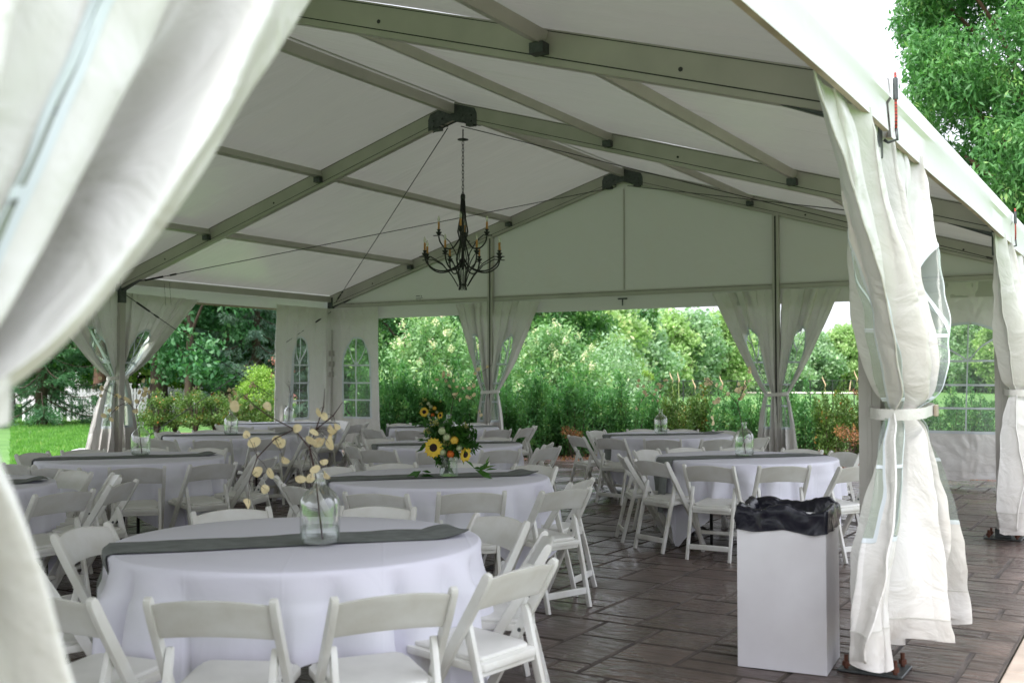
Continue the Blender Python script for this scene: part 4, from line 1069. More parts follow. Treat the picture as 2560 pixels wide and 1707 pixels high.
def make_chair():
    root = empty('folding_chair')
    st = [(.225, 0), (.08, .26), (-.06, .50), (-.165, .67), (-.215, .758), (-.224, .776)]
    for s in (-1, 1):
        a, b = (.196, .222) if s > 0 else (-.222, -.196)
        arcprof(st, [.036,.040,.042,.042,.038,.022], a, b).build('side_post', M['chair'], root, smooth=True, bevel=.005, seg=2)
    rl = [(-.245, 0), (-.17, .30), (-.10, .56), (-.094, .588)]
    for s in (-1, 1):
        a, b = (.168, .192) if s > 0 else (-.192, -.168)
        arcprof(rl, [.030,.033,.034,.018], a, b).build('rear_leg', M['chair'], root, smooth=True, bevel=.005, seg=2)
    # back panel: bowed and arched
    NX_, NZ = 18, 5; vs_ = []; 
    def bk(u, v, f):
        x = u*.197; arch = .020*(1-u*u); z = .628+arch*.65+v*(.126+arch*.4); 
        yl = -.165-(z-.67)*.58; y = yl-.020*(1-u*u)+(.009 if f else -.009)
        return Vector((x, y, z))
    for f in (0, 1):
        for i in range(NX_+1):
            for j in range(NZ+1): vs_.append(bk(-1+2*i/NX_, j/NZ, f))
    K = (NX_+1)*(NZ+1); fs_ = []
    for i in range(NX_):
        for j in range(NZ):
            a = i*(NZ+1)+j; fs_ += [(a, a+NZ+1, a+NZ+2, a+1), (K+a, K+a+1, K+a+NZ+2, K+a+NZ+1)]
    for i in range(NX_):
        a = i*(NZ+1); fs_ += [(a, K+a, K+a+NZ+1, a+NZ+1)]; a += NZ; fs_ += [(a, a+NZ+1, K+a+NZ+1, K+a)]
    for j in range(NZ):
        fs_ += [(j, j+1, K+j+1, K+j)]; a = NX_*(NZ+1)+j; fs_ += [(a, K+a, K+a+1, a+1)]
    mb = MB(); mb.add(vs_, fs_); mb.build('backrest', M['chair'], root, smooth=True, bevel=.005, seg=2, angle=50)
    # seat frame and pad
    mb = MB(); z = .425
    out_ = [(-.16,-.165),(.16,-.165),(.190,-.12),(.190,.20),(.165,.235),(-.165,.235),(-.190,.20),(-.190,-.12)]
    def prism(mb, poly, z0, z1, tilt=0):
        m = len(poly); mb.add([(x, y, z0+tilt*y) for x, y in poly]+[(x, y, z1+tilt*y) for x, y in poly], [tuple(reversed(range(m))), tuple(range(m, 2*m))]+[(i, (i+1) % m, (i+1) % m+m, i+m) for i in range(m)])
    prism(mb, out_, z-.018, z+.012, .06); mb.build('seat_frame', M['chair'], root, smooth=True, bevel=.006, seg=2)
    mb = MB(); prism(mb, [(x*.88, (y-.03)*.88+.032) for x, y in out_], z+.010, z+.030, .06); mb.build('seat_pad', M['chairseat'], root, smooth=True, bevel=.009, seg=3)
    mb = MB(); mb.box((-.168, -.155, .375), (.168, -.138, .42)); mb.build('rear_rail', M['chair'], root, smooth=True, bevel=.004, seg=1)
    mb = MB(); mb.box((-.168, -.232, .085), (.168, -.214, .128)); mb.build('crossbar', M['chair'], root, smooth=True, bevel=.004, seg=1)
    mb = MB(); mb.box((-.196, .125, .165), (.196, .142, .195)); mb.build('crossbar', M['chair'], root, smooth=True, bevel=.004, seg=1)
    for s in (-1, 1):
        mb = MB(); mb.tube([(s*.193, -.055, .475), (s*.1955, -.055, .475)], .009, 8); mb.build('rivet', M['steel'], root)
    return root
CH = {
 'T1': [(520,1497),(925,1486),(1304,1415),(1338,1345),(1215,1297),(935,1272),(602,1280),(275,1322),(160,1380),(165,1490)],
 'T2': [(950,1233),(1201,1229),(1412,1228),(1455,1197),(1345,1180),(978,1172),(1165,1172),(835,1178),(696,1195),(750,1215)],
 'T3': [(1790,1164),(1980,1164),(1627,1151),(1555,1138),(1622,1129),(1709,1122),(1855,1122),(2015,1131),(2105,1142),(2112,1165)],
 'T4': [(1636,1100),(1801,1102),(1530,1098),(1450,1090),(1490,1082),(1603,1079),(1703,1079),(1814,1084),(1892,1095)],
 'T5': [(956,1128),(1130,1130),(883,1115),(864,1108),(950,1104),(1289,1130),(1340,1122),(1361,1111),(1235,1103),(1090,1102)],
 'T6': [(1036,1082),(1189,1082),(948,1077),(938,1070),(1270,1073),(1290,1077),(1312,1070),(998,1064),(1193,1064)],
 'T7': [(155,1170),(368,1170),(542,1162),(70,1150),(90,1135),(635,1150),(640,1135),(210,1126),(523,1127),(370,1124)],
 'T8': [(434,1102),(571,1103),(704,1104),(402,1090),(420,1080),(520,1078),(650,1078),(745,1085),(755,1095)],
 'T9': [(600,1060),(660,1069),(726,1070),(795,1069),(868,1062),(887,1060),(850,1052),(760,1050),(600,1052)],
 'T10': [(166,1222),(236,1230),(248,1247),(143,1266),(60,1300),(-60,1290),(60,1190)]}
ROWW = {'T1': 'nearest table', 'T2': 'sunflower table', 'T3': 'front right table', 'T4': 'back right table', 'T5': 'middle table', 'T6': 'far middle table', 'T7': 'left table by the lawn', 'T8': 'second left table', 'T9': 'farthest left corner table', 'T10': 'half-hidden table at far left'}
chair0 = make_chair(); first = True
def ang_word(th):
    th = (th+math.pi) % (2*math.pi)-math.pi
    w_ = [(-157.5,'the far side'),(-112.5,'the far left'),(-67.5,'the left side'),(-22.5,'the near left'),(22.5,'the near side'),(67.5,'the near right'),(112.5,'the right side'),(157.5,'the far right'),(181,'the far side')]
    for lim, s in w_:
        if math.degrees(th) <= lim: return s
for k, L_ in CH.items():
    tx, ty = TABLES[k]; c = Vector((tx, ty, 0)); tocam = (Vector((CAM.x, CAM.y, 0))-c).normalized(); right = Vector((-tocam.y, tocam.x, 0))
    angs = []
    for (px, py) in L_:
        p = on(px, py, .778); d = Vector((p.x, p.y, 0))-c; r_ = d.length
        rc = min(1.45 if k == 'T1' else 1.36, max(1.12, r_))
        th = math.atan2(d.dot(right), d.dot(tocam))
        if k not in ('T1', 'T10') and abs(r_-rc) > .02:      # keep the image column, fix the radius
            lat = (px-1280)/F; best = None
            for q in range(-180, 180, 2):
                t = R(q); e = c+(tocam*math.cos(t)+right*math.sin(t))*rc-Vector((CAM.x, CAM.y, 0)); err = abs(e.dot(RT)/e.dot(FW)-lat)*F + abs((t-th+math.pi) % (2*math.pi)-math.pi)*22
                if best is None or err < best[0]: best = (err, t)
            th = best[1]
        angs.append([th, rc])
    for _ in range(30):      # keep chairs of a table from running into each other
        for i in range(len(angs)):
            for j in range(len(angs)):
                if i != j:
                    d = (angs[j][0]-angs[i][0]+math.pi) % (2*math.pi)-math.pi
                    if abs(d) < R(24 if k == 'T1' else 27):
                        s_ = (R(27)-abs(d))*.25*(1 if d >= 0 else -1); angs[j][0] += s_; angs[i][0] -= s_
    angs.sort(key=lambda a: a[0])
    words = {}
    for a in angs: words.setdefault(ang_word(a[0]), []).append(a)
    def imx(a_):
        e = c+(tocam*math.cos(a_[0])+right*math.sin(a_[0]))*a_[1]-CAM; return e.dot(RT)/e.dot(FW)
    for wd_, lst in words.items():
        lst.sort(key=imx)
        for q, (th, rc) in enumerate(lst):
            e = c+(tocam*math.cos(th)+right*math.sin(th))*rc
            if first: ch = chair0; first = False
            else: ch = copy_tree(chair0)
            inward = (c-e).normalized(); ang = math.atan2(inward.y, inward.x)-math.pi/2+rng.uniform(-.09,.09)
            base = e + inward*.215      # e is where the top of the back is
            ch.location = (base.x, base.y, .004); ch.rotation_euler = (0, 0, ang)
            ordn = '' if len(lst) == 1 else (('left one ', 'right one ')[q] if len(lst) == 2 else ('leftmost ', 'middle one ', 'rightmost ')[q] if len(lst) == 3 else ('leftmost ', 'second from left ', 'third from left ', 'fourth from left ')[min(q, 3)])
            tag(ch, 'white folding chair, ' + ordn + 'on ' + wd_ + ' of the ' + ROWW[k], 'chair', 'white folding chairs')
bpy.context.view_layer.update()

# ================================================================== BIN
c0 = Vector((0,0,0)); p1 = on(2068, 1693, 0); p2 = on(1844, 1667, 0); ux = (p2-p1).normalized(); uy = Vector((-ux.y, ux.x, 0))
if uy.dot(FW) < 0: uy = -uy
bw, bd, bh = .45, .42, .81
binr = empty('waste_bin', (p1.x, p1.y, .006)); tag(binr, 'tall white square waste bin with a black liner beside the tied curtain', 'bin')
def bp_(a, b, z): v = ux*a+uy*b; return Vector((v.x, v.y, z))
for (nm_, a0, a1, b0, b1, z0, z1) in (('front_panel',0,bw,0,.012,0,bh),('rear_panel',0,bw,bd-.012,bd,0,bh),('side_panel',0,.012,.012,bd-.012,0,bh),('side_panel',bw-.012,bw,.012,bd-.012,0,bh),('base',.012,bw-.012,.012,bd-.012,.0,.015)):
    mb = MB(); cs_ = [(a0,b0),(a1,b0),(a1,b1),(a0,b1)]
    mb.add([bp_(a, b, z0) for a, b in cs_]+[bp_(a, b, z1) for a, b in cs_], [(3,2,1,0),(4,5,6,7),(0,1,5,4),(1,2,6,5),(2,3,7,6),(3,0,4,7)])
    mb.build(nm_, M['bin'], binr, bevel=.0015)
bag = empty('bin_liner', (p1.x, p1.y, .006)); tag(bag, 'crumpled black plastic bag folded over the rim of the white waste bin', 'bin bag')
vs_ = []; NN = 140; ring = []
for i in range(NN):
    t = i/NN*4; s_ = int(t); f = t-s_
    ring.append([(f*bw, 0, 0, -1), (bw, f*bd, 1, 0), (bw-f*bw, bd, 0, 1), (0, bd-f*bd, -1, 0)][s_])
rows = [(.006, -.105), (.009, -.08), (.010, -.05), (.012, -.02), (.010, .008), (.002, .018), (-.014, .010), (-.035, -.02), (-.03, -.12), (-.03, -.3), (-.03, -.5)]
for q, (o_, dz) in enumerate(rows):
    for i, (a, b, na, nb_) in enumerate(ring):
        nn_ = noise.noise(Vector((a*9, b*9, q*.7)))*.018+noise.noise(Vector((a*26, b*26, q*1.4+4)))*.008
        hz = noise.noise(Vector((a*7, b*7, 9)))*(.03 if 3 < q < 8 else (.014 if q == 0 else 0))+noise.noise(Vector((a*30, b*30, 2)))*(.012 if 3 < q < 8 else 0)
        k_ = o_+nn_*(1 if q < 8 else .3)
        if q < 4: k_ = max(k_, .004)
        cx_ = (bw/2-a)*0; vs_.append(bp_(a+na*k_, b+nb_*k_, bh+dz+hz))
fs_ = [(q*NN+i, q*NN+(i+1) % NN, (q+1)*NN+(i+1) % NN, (q+1)*NN+i) for q in range(len(rows)-1) for i in range(NN)]
mb = MB(); mb.add(vs_, fs_); mb.build('bag', M['bag'], bag, smooth=True)
# carton by the left post
p = at(247, 16.6); rb = empty('storage_box', (p.x, p.y, .005), math.atan2(RT.y, RT.x)+.12); tag(rb, 'low white cardboard box with black markings beside the left tied curtain', 'box')
mb = MB(); mb.box((-.32,-.2,0),(.32,.2,.34)); mb.build('box_body', M['bin'], rb, bevel=.004)
mb = MB(); mb.box((-.335,-.215,.341),(.335,.215,.385)); mb.build('lid', M['bin'], rb, bevel=.004)
mb = MB()
for q in range(5): mb.box((.16+q*.025, -.2165, .345+.006*(q%2)), (.176+q*.025, -.2155, .378))
mb.build('printed_marks', M['alud'], rb)

# ================================================================== HEDGE AND SHRUBS
ORD = ['first','second','third','fourth','fifth','sixth','seventh','eighth','ninth','tenth','eleventh','twelfth','thirteenth','fourteenth','fifteenth','sixteenth','seventeenth','eighteenth','nineteenth','twentieth','twenty-first','twenty-second','twenty-third','twenty-fourth','twenty-fifth','twenty-sixth','twenty-seventh','twenty-eighth']
def shoot_shrub(seed, nsp, leaf, mat):
    """unit-height shrub: a clump of pointed leafy spires"""
    rs = np.random.RandomState(seed); P_, D_ = [], []; st = MB(); rad = .34
    for i in range(nsp):
        a = rs.rand()*6.283; q = math.sqrt(rs.rand()); r0 = rad*.6*q; r1 = rad*(q**.8)
        hh = (1.0 if i == 0 else (.55+.42*rs.rand())*(1-.25*q))
        b = np.array([r0*math.cos(a), r0*math.sin(a), 0.0]); e = np.array([r1*math.cos(a), r1*math.sin(a), hh])
        k_ = int(430*hh); t = rs.rand(k_)**.85
        w_ = (.066*np.sin(np.pi*np.clip(.12+.88*t, 0, 1))**.7+.006)
        ax = b+(e-b)*t[:, None]; ax[:, :2] += (.02*np.sin(t*7+i))[:, None]
        m_ = ax+rs.normal(size=(k_, 3))*np.stack([w_, w_, w_*.4], 1)
        P_.append(m_); dd_ = (m_-ax); dd_ /= np.linalg.norm(dd_, axis=1)[:, None]+1e-6; D_.append(dd_*.8+np.array([0, 0, .45]))
        st.tube([Vector(b), Vector(b).lerp(Vector(e), .5), Vector(e)*.96], [.010,.006,.002], 4)
    P_ = np.concatenate(P_); D_ = np.concatenate(D_)
    return leaf_mesh('foliage', M[mat], P_, leaf*.92, .55, rs=rs, dirs=D_), st.mesh('stems', M['bark'])
VAR = [shoot_shrub(100+i, 22, .046, 'lf_hedge' if i < 4 else 'lf_hedgeb') for i in range(6)]
hd = [(925,21.0,1.95),(985,20.6,1.92),(1040,21.0,1.98),(1095,20.6,1.88),(1150,21.0,1.82),(1210,20.6,1.72),(1265,21.0,1.75),(1325,20.6,1.85),(1385,21.0,1.70),(1440,20.6,1.78),(1500,21.0,1.72),(1560,20.6,1.60),(1620,21.0,1.68),(1685,20.6,1.42),(1750,21.0,1.52),(1815,20.6,1.45),(1880,21.0,1.50),(1945,20.6,1.62),(2010,21.0,1.45),(2080,20.6,1.56),(2150,21.0,1.38),(2220,20.6,1.5),(2295,21.0,1.45),(2375,20.7,1.42),(2450,21,1.45)]
for i, (px, d_, h_) in enumerate(hd):
    p = at(px, d_, -.012); v_ = VAR[(i*5) % 6] if px > 1500 else VAR[(i*3) % 4]
    root = empty('hedge_shrub', p, i*1.3); wd_ = 1.15 if px < 1600 else .95; root.scale = (wd_, wd_, h_)
    tag(root, 'spiky green evergreen shrub, ' + ORD[i] + ' from the left in the front row of the hedge', 'shrub', 'hedge shrubs behind the gable end')
    link('foliage', v_[0], root); link('stems', v_[1], root)
for i, px in enumerate(range(955, 1560, 56)):
    p = at(px, 21.9, -.012); root = empty('hedge_shrub', p, i*2.1); root.scale = (1.3, 1.3, 1.78+.08*math.sin(i*2)-.02*i); v_ = VAR[i % 4]
    tag(root, 'spiky green evergreen shrub, ' + ORD[i] + ' from the left in the rear row of the hedge', 'shrub', 'hedge shrubs behind the gable end')
    link('foliage', v_[0], root); link('stems', v_[1], root)
# dry brown-leaved tufts at the foot of the hedge
def tuft(label, px, d_, r_, z, mat='lf_dry', n_=500, leaf=.05):
    p = at(px, d_, 0); root = empty('dry_shrub', p); tag(root, label, 'shrub')
    rs = np.random.RandomState(int(px)); link('foliage', leaf_mesh('foliage', M[mat], clump_points([(0,0,z),(r_*.8,0,z-.05),(-r_*.7,0,z+.05)], [r_, r_*.8, r_*.7], n_/r_**2/2, rs), leaf, .6, rs=rs), root)
    mb = MB()
    for q in range(5): mb.tube([(0,0,0),(rng.uniform(-.1,.1),rng.uniform(-.1,.1),z*.6),(rng.uniform(-r_,r_),0,z+.1)], [.008,.005,.002], 4)
    mb.build('stems', M['bark'], root)
tuft('rust-brown dry shrub at the foot of the hedge, left of the back right table', 1430, 19.9, .16, .45, n_=380, leaf=.035)
tuft('rust-brown dry shrub in the hedge at the right, beside the big tied curtain', 2125, 19.6, .24, .45, n_=620, leaf=.035)
tuft('yellow-orange turned shrub tip among the hedge at the right end', 2150, 21.6, .14, 1.15, n_=260, leaf=.035)
tuft('yellow turned shoot in the hedge above the back right table', 1620, 21.5, .10, 1.55, mat='lf_lime', n_=260, leaf=.035)
# flowering bushes behind the hedge
def bush(label, px, d_, h_, rad, mat, leaf, seed, flower=None, per=1500, name='flowering_bush', nfl=60, group=None, ncl=18, cat='bush'):
    rs = np.random.RandomState(seed); p = at(px, d_, 0); root = empty(name, p); tag(root, label, cat, group)
    cs, rd = [], []
    for i in range(ncl):
        a = i*2.4; q = math.sqrt((i+.5)/ncl); cs.append((rad*.8*q*math.cos(a), rad*.8*q*math.sin(a), h_*(.92-.55*q*q)-rad*.15+.1*rs.normal())); rd.append(rad*(.26+.14*rs.rand()))
        cs.append((rad*.85*q*math.cos(a+1), rad*.85*q*math.sin(a+1), h_*.42*(1-.3*q))); rd.append(rad*.34)
    link('foliage', leaf_mesh('foliage', M[mat], clump_points(cs, rd, per, rs, .9), leaf, .55, rs=rs), root)
    if flower:
        fc = []
        for i in range(nfl):
            k_ = rs.randint(len(cs)); d = rs.normal(size=3); d[2] = abs(d[2])*.8+.1; d /= np.linalg.norm(d); fc.append(np.array(cs[k_])+d*rd[k_]*.98)
        link('blossoms', leaf_mesh('blossoms', M[flower], clump_points(fc, [.085]*nfl, 7000, rs, 1.3), .045, .8, rs=rs), root)
    mb = MB()
    for i in range(7): e = cs[(i*2) % len(cs)]; mb.tube([(0,0,-.05),(e[0]*.4,e[1]*.4,e[2]*.5), e], [.03,.02,.006], 5)
    mb.build('stems', M['bark'], root)
    return root
bush('hydrangea bush with cream flower heads, left of the left far gable column', 1090, 26.5, 3.15, 1.75, 'lf_hyd', .10, 5, 'lf_flower', 1800, nfl=90)
bush('hydrangea bush with cream flower heads, right of the left far gable column', 1385, 26, 2.95, 1.45, 'lf_hyd', .10, 6, 'lf_flower', 1800, nfl=75)
bush('low pale hydrangea bush showing between the two larger ones', 1240, 28, 2.9, 1.4, 'lf_hyd', .10, 8, 'lf_flower', 1600, nfl=50)
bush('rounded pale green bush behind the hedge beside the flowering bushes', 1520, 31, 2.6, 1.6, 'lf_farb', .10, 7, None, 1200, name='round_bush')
# orange-tinged hedge outside the left wall
for i, px in enumerate((395, 440, 490, 540, 590, 640, 690)):
    bush('low rust-tinged green shrub, ' + ORD[i] + ' from the left outside the tent wall', px, 27.5+.4*(i % 2), 1.22, .55, 'lf_hedgeb', .05, 30+i, None, 6500, name='low_shrub', group='rust-tinged low shrubs left of the tent', ncl=10, cat='shrub')
bush('bright lime green rounded bush above the rust-tinged shrubs', 655, 30.5, 1.95, .85, 'lf_lime', .055, 41, None, 5000, name='lime_bush')
bush('pink-leaved small bush beside the straight corner curtain', 700, 33, 2.9, .5, 'lf_pink', .07, 43, None, 1500, name='pink_bush', ncl=6)
# ornamental grasses with plumes
def plume_grass(px, d_, h_, seed, n_=9):
    r = random.Random(seed); root = empty('plume_grass', at(px, d_, 0)); tag(root, 'ornamental grass with tan feathery plumes, ' + ORD[seed-60] + ' from the left behind the hedge', 'grass clump', 'plumed grasses behind the hedge')
    mb = MB(); m2 = MB()
    for i in range(n_):
        a = r.uniform(0, 6.28); e = Vector((math.cos(a)*r.uniform(.1,.5), math.sin(a)*r.uniform(.1,.5), h_*r.uniform(.85, 1.08)))
        m2.tube([(0,0,0), e*.5+Vector((0,0,.1)), e], .006, 4); mb.tube([e, e+Vector((.02,0,.08)), e+Vector((.04*math.cos(a),0,.2)), e+Vector((.06*math.cos(a),0,.27))], [.005,.015,.011,.002], 6)
    for i in range(110):
        a = r.uniform(0, 6.28); q = r.uniform(.15,.6); z = h_*r.uniform(.4,.8); m2.tube([(0,0,0),(math.cos(a)*q*.4, math.sin(a)*q*.4, z*.8),(math.cos(a)*q, math.sin(a)*q, z*.85)], [.008,.006,.001], 3)
    mb.build('plumes', M['plume'], root, smooth=True); m2.build('blades', M['blade'], root)
for i, px in enumerate((1700, 1770, 1850, 2080, 2180, 2260)): plume_grass(px, 23.5+.4*(i % 3), 1.30, 60+i, 2)
# chain link fence far behind hedge
cf = empty('chain_link_fence', at(1500, 48)); tag(cf, 'thin dark chain-link fence running across the golf course beyond the hedge', 'fence')
a_ = at(1560, 46)-at(1500, 48); 
pa, pb = at(1560, 46), at(2330, 60)
inv = Vector(cf.location)
npst = 14
for i in range(npst):
    q = pa.lerp(pb, i/(npst-1))-inv; mb = MB(); mb.tube([(q.x,q.y,-.1),(q.x,q.y,1.35)], .03, 6); mb.build('fence_post', M['fenced'], cf)
mb = MB(); q0 = pa-inv; q1 = pb-inv; mb.tube([(q0.x,q0.y,1.32),(q1.x,q1.y,1.32)], .02, 5); mb.build('top_rail', M['fenced'], cf)
mb = MB(); Lf = (q1-q0).length; nd = int(Lf/.25)
for i in range(nd):
    for s in (-1, 1):
        u0 = i/nd; u1 = min(1, max(0, u0+s*1.3/Lf)); v0 = q0.lerp(q1, u0); v1 = q0.lerp(q1, u1); mb.tube([(v0.x,v0.y,.02),(v1.x,v1.y,1.3)], .006, 3, cap=False)
o = mb.build('wire_mesh', M['fenced'], cf); tag(o, kind='stuff')
# golf flag
fl = empty('golf_flag', at(2262, 95)); tag(fl, 'tiny golf flag on a pole standing on the distant green', 'flag')
mb = MB(); mb.tube([(0,0,0),(0,0,2.1)], .025, 6); mb.build('pole', M['fence'], fl)
mb = MB(); mb.add([(0,0,2.1),(.45,.05,2.0),(.45,.05,1.75),(0,0,1.7),(0,.01,2.1),(.45,.06,2.0),(.45,.06,1.75),(0,.01,1.7)], [(0,1,2,3),(7,6,5,4)]); mb.build('flag', M['strapred'], fl)

# ================================================================== TREES
make_tree('leafy_tree', 'big tree with drooping narrow bright green leaves rising over the right eave', 'tree', at(2570, 23, -.03), 15.5, 4.1, 3.3, 'lf_big', .135, 3600, 96, .26, 'barkr', aspect=.30, droop=.9, seed=21, flat=.85, lean=(.6,.3), clr=(.17,.28))
# far golf course trees
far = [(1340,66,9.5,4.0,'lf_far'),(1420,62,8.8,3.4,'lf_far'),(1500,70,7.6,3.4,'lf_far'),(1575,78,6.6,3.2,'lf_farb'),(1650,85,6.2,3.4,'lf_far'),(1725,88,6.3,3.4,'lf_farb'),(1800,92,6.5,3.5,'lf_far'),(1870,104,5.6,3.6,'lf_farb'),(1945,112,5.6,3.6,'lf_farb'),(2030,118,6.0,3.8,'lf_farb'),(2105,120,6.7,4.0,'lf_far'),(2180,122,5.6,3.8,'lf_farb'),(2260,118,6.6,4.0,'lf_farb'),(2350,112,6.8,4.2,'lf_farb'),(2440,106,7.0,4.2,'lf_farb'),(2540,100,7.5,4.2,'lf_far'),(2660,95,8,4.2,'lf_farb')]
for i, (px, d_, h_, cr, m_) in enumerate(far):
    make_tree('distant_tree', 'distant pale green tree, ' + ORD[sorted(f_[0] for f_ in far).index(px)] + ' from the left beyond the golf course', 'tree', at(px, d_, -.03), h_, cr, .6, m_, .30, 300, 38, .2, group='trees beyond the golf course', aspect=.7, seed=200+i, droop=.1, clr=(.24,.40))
o = None
# backing undergrowth beyond far trees
cs = [tuple(at(px, 128, 1.6)) for px in range(1250, 2900, 45)]
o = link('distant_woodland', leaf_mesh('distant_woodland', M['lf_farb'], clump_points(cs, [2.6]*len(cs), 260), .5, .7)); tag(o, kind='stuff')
# darker trees close behind the flowering bushes
make_tree('broadleaf_tree', 'dark green leafy tree with an overhanging crown behind the flowering bushes', 'tree', at(1405, 37, -.03), 6.6, 2.0, 2.1, 'lf_dark', .15, 1900, 30, .14, seed=51, droop=.6)
make_tree('broadleaf_tree', 'dark green tree glimpsed above the flowering bushes, left of the far gable column', 'tree', at(1010, 36, -.03), 7.5, 2.6, 1.6, 'lf_dark', .16, 1500, 34, .16, seed=52, droop=.5)
make_tree('broadleaf_tree', 'medium green tree behind the flowering bushes in line with the far gable column', 'tree', at(1210, 42, -.03), 8.5, 3.0, 1.2, 'lf_oak', .18, 1100, 34, .18, seed=53, droop=.5)
# left grove
grove = [(395,36.5,11,3.4,3.3,'lf_oak','oak-like tree with a thick leaning trunk between the two lawn-side curtains',.34),(470,34.5,9,2.2,1.5,'lf_oak','leafy oak with light green lobed leaves left of the corner curtain',.16),
 (560,39,11,3.0,3.2,'lf_oak','slender tree with reddish trunk near the corner curtain',.22),(250,39.5,12,3.6,4.0,'lf_dark','dark tree with bare straight trunk beyond the white fence',.30),(130,44,12,4.2,2.0,'lf_dark','dark crowned tree behind the spruce',.3),(330,46,12,4.5,1.6,'lf_lime','yellow-green tree deep in the grove',.25),(640,46,12,4.5,1.4,'lf_dark','dark dense tree filling the gap by the corner curtain',.28),(520,50,13,5,1.0,'lf_oak','tall tree at the back of the grove',.28),(760,44,12,4.4,1.0,'lf_dark','dense dark tree behind the straight corner curtains',.28),(880,42,11,4.0,.9,'lf_oak','green tree seen through the arched corner window',.25),(20,50,13,5,1.5,'lf_dark','dark tree at the far left of the grove',.3),(-120,42,12,4.5,1.5,'lf_dark','dark tree beyond the blurred near curtain',.3)]
for i, (px, d_, h_, cr, bh_, m_, lb, tr_) in enumerate(grove):
    make_tree('grove_tree', lb, 'tree', at(px, d_, -.03), h_, cr, bh_, m_, .17 if d_ < 41 else .22, 800 if d_ < 41 else 420, 40, tr_, group='trees of the grove left of the tent', seed=300+i, droop=.4, bark='barkr' if i in (2, 3) else 'bark', aspect=.5)
def spruce(label, px, d_, h_, rad, mat, seed, low=.25, leaf=.11, nb=64):
    r = random.Random(seed); rs = np.random.RandomState(seed); root = empty('spruce_tree', at(px, d_, -.03)); tag(root, label, 'spruce')
    mb = MB(); mb.tube([(0,0,0),(0,0,h_*.5),(0,0,h_)], [.2,.12,.02], 8); P_, D_ = [], []
    for i in range(nb):
        t = (i+.5)/nb; z = low+(h_-low)*t; L_ = rad*(1-t)**.75*r.uniform(.8, 1.1)+.1; a = i*2.399
        c, s = math.cos(a), math.sin(a); pts = []
        for k in range(7):
            u = k/6; pts.append(Vector((c*L_*u, s*L_*u, z-.34*L_*math.sin(u*2.0)+.16*L_*u*u)))
        mb.tube(pts, [.025*(1-k/7)+.004 for k in range(7)], 4, cap=False)
        for k in range(int(26*L_)):
            u = r.uniform(.12, 1); b = pts[min(5, int(u*6))].lerp(pts[min(6, int(u*6)+1)], u*6-int(u*6)) if u < 1 else pts[6]
            sd_ = r.choice((-1, 1)); ln = .42*(1.1-u*.6)*L_/rad*1.6; e = b+Vector((-s*sd_*ln*r.uniform(.4,1)+c*ln*.5, c*sd_*ln*r.uniform(.4,1)+s*ln*.5, -ln*r.uniform(.2,.7)))
            m_ = 26; tt = rs.rand(m_)[:, None]; q = np.array(b)*(1-tt)+np.array(e)*tt+rs.normal(size=(m_, 3))*.018
            P_.append(q); D_.append(np.tile(np.array((e-b).normalized())*1.2, (m_, 1)))
    mb.build('trunk', M['bark'], root, smooth=True)
    link('needles', leaf_mesh('needles', M[mat], np.concatenate(P_), leaf, .16, rs=rs, dirs=np.concatenate(D_)), root)
spruce('dark green spruce with drooping boughs in front of the white fence', 105, 33.5, 7.5, 2.6, 'lf_spruce', 5, low=.55, leaf=.10)
spruce('silvery green spruce behind the straight corner curtain at left', 640, 36, 8, 2.3, 'lf_silver', 6, low=1.2, leaf=.10, nb=60)
# hanging leafy branch behind the gable valance
hb_ = empty('hanging_branch', at(1635, 24, 0)); tag(hb_, 'small leafy branch dangling below the gable valance in front of the distant trees', 'branch')
mb = MB(); mb.tube([(0,0,4.2),(.05,0,3.4),(.0,0,2.95),(-.03,0,2.62)], [.02,.014,.008,.004], 5); mb.tube([(0,0,3.1),(-.25,0,2.95),(-.4,0,2.86)], [.008,.005,.002], 4); mb.tube([(0,0,4.2),(-1.9,1.5,5.2),(-3,8,5.0)], [.02,.05,.09], 5)
mb.build('twig', M['bark'], hb_)
link('leaves', leaf_mesh('leaves', M['lf_dark'], clump_points([(0,0,2.9),(-.02,0,2.7),(.05,0,3.15),(-.3,0,2.93),(.0,0,3.5),(-.1,0,3.8)], [.13,.10,.18,.12,.3,.35], 3200), .085, .75, droop=.8), hb_)

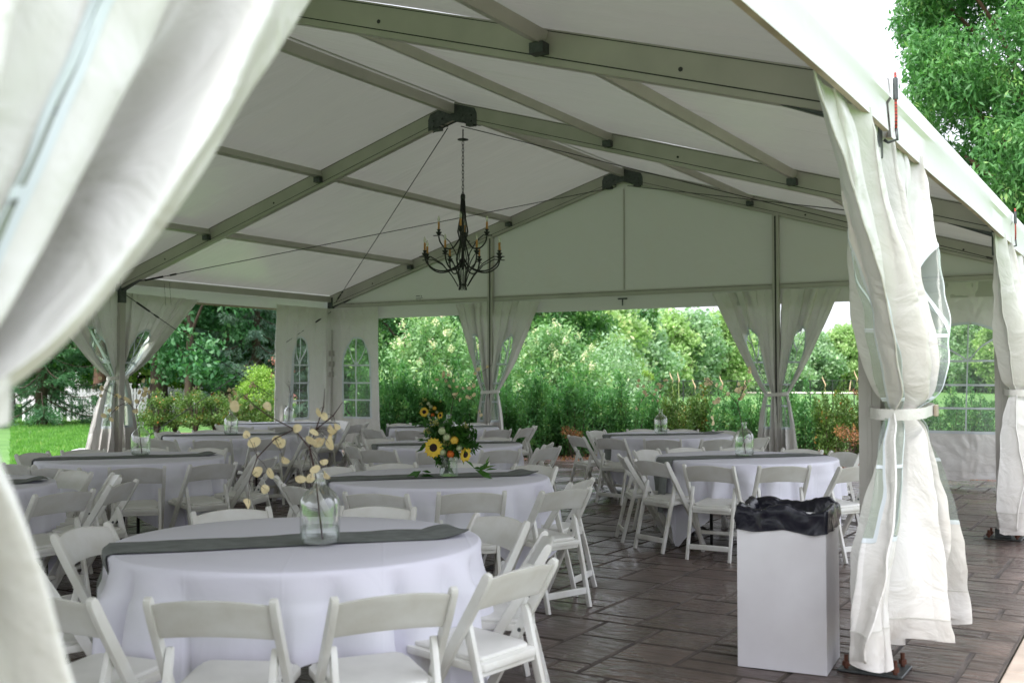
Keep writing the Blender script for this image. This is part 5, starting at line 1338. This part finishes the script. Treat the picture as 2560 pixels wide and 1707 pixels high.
# ================================================================== WHITE FENCE, HOUSE
def picket_run(label, pa, pb, h_, pw, gap, lattice=False, zb=.03, posts=5):
    root = empty('picket_fence', pa); tag(root, label, 'fence'); d = pb-pa; L_ = d.length; root.rotation_euler = (0, 0, math.atan2(d.y, d.x))
    mesh_ = {}
    mb = MB(); mb.add([(0,0,zb),(pw,0,zb),(pw,.02,zb),(0,.02,zb),(0,0,h_-.05),(pw,0,h_-.05),(pw,.02,h_-.05),(0,.02,h_-.05),(pw/2,0,h_),(pw/2,.02,h_)], [(0,1,5,8,4),(3,7,9,6,2),(0,4,7,3),(1,2,6,5),(4,8,9,7),(8,5,6,9),(0,3,2,1)])
    me = mb.mesh('picket', M['fence'])
    n_ = min(280, int(L_/(pw+gap)))
    for i in range(n_): link('picket', me, root, (i*(pw+gap), 0, 0))
    for z in (.25, h_-.22): 
        mb = MB(); mb.box((0,.021,z),(L_,.06,z+.08)); mb.build('fence_rail', M['fence'], root)
    for i in range(posts):
        x = L_*i/(posts-1); mb = MB(); mb.box((x-.06,.062,0),(x+.06,.18,h_+.12)); mb.box((x-.08,.042,h_+.12),(x+.08,.2,h_+.16)); mb.build('fence_post', M['fence'], root)
picket_run('white board fence with capped posts behind the spruce and left tied curtain', at(175, 37), at(470, 38), 1.12, .085, .025)
picket_run('low spaced white picket fence under the spruce at far left', at(60, 36.4), at(172, 36.4), .72, .07, .07, posts=3)
# house glimpsed behind the grove
hs_ = empty('house', at(380, 62), .3); tag(hs_, 'pale pinkish house wall glimpsed behind the grove trunks', 'house')
M['pinkwall'] = pmat('pale_siding', (.62,.56,.62), .8, var=.05); M['roofing'] = pmat('shingles', (.2,.18,.2), .9, var=.3, vscale=10)
mb = MB(); mb.box((-9,-3,0),(9,3,2.9)); mb.build('wall', M['pinkwall'], hs_)
mb = MB(); mb.add([(-9.6,-3.5,2.9),(9.6,-3.5,2.9),(9.6,0,5),(-9.6,0,5),(9.6,3.5,2.9),(-9.6,3.5,2.9)], [(0,1,2,3),(3,2,4,5),(0,3,5),(1,4,2)]); mb.build('roof', M['roofing'], hs_)
for xx in (-6, -2, 2, 6):
    mb = MB(); mb.box((xx-.6,-3.06,.9),(xx+.6,-3.01,2.2)); wn = mb.build('window', M['fence'], hs_); m2 = MB(); m2.box((xx-.52,-3.08,.98),(xx+.52,-3.065,2.12)); m2.build('pane', M['alud'], wn)
# black metal fence piece right of the left post
mf = empty('metal_fence', at(372, 29)); tag(mf, 'short black metal railing beside the rust-tinged shrubs', 'fence')
for i in range(7): mb = MB(); mb.tube([(i*.1,0,0),(i*.1,0,1.05)], .012, 6); mb.build('baluster', M['fenced'], mf)
mb = MB(); mb.tube([(0,0,1.05),(.6,0,1.05)], .018, 6); mb.tube([(0,0,.12),(.6,0,.12)], .015, 6); mb.build('fence_rail', M['fenced'], mf)
print('objects', len(bpy.data.objects))
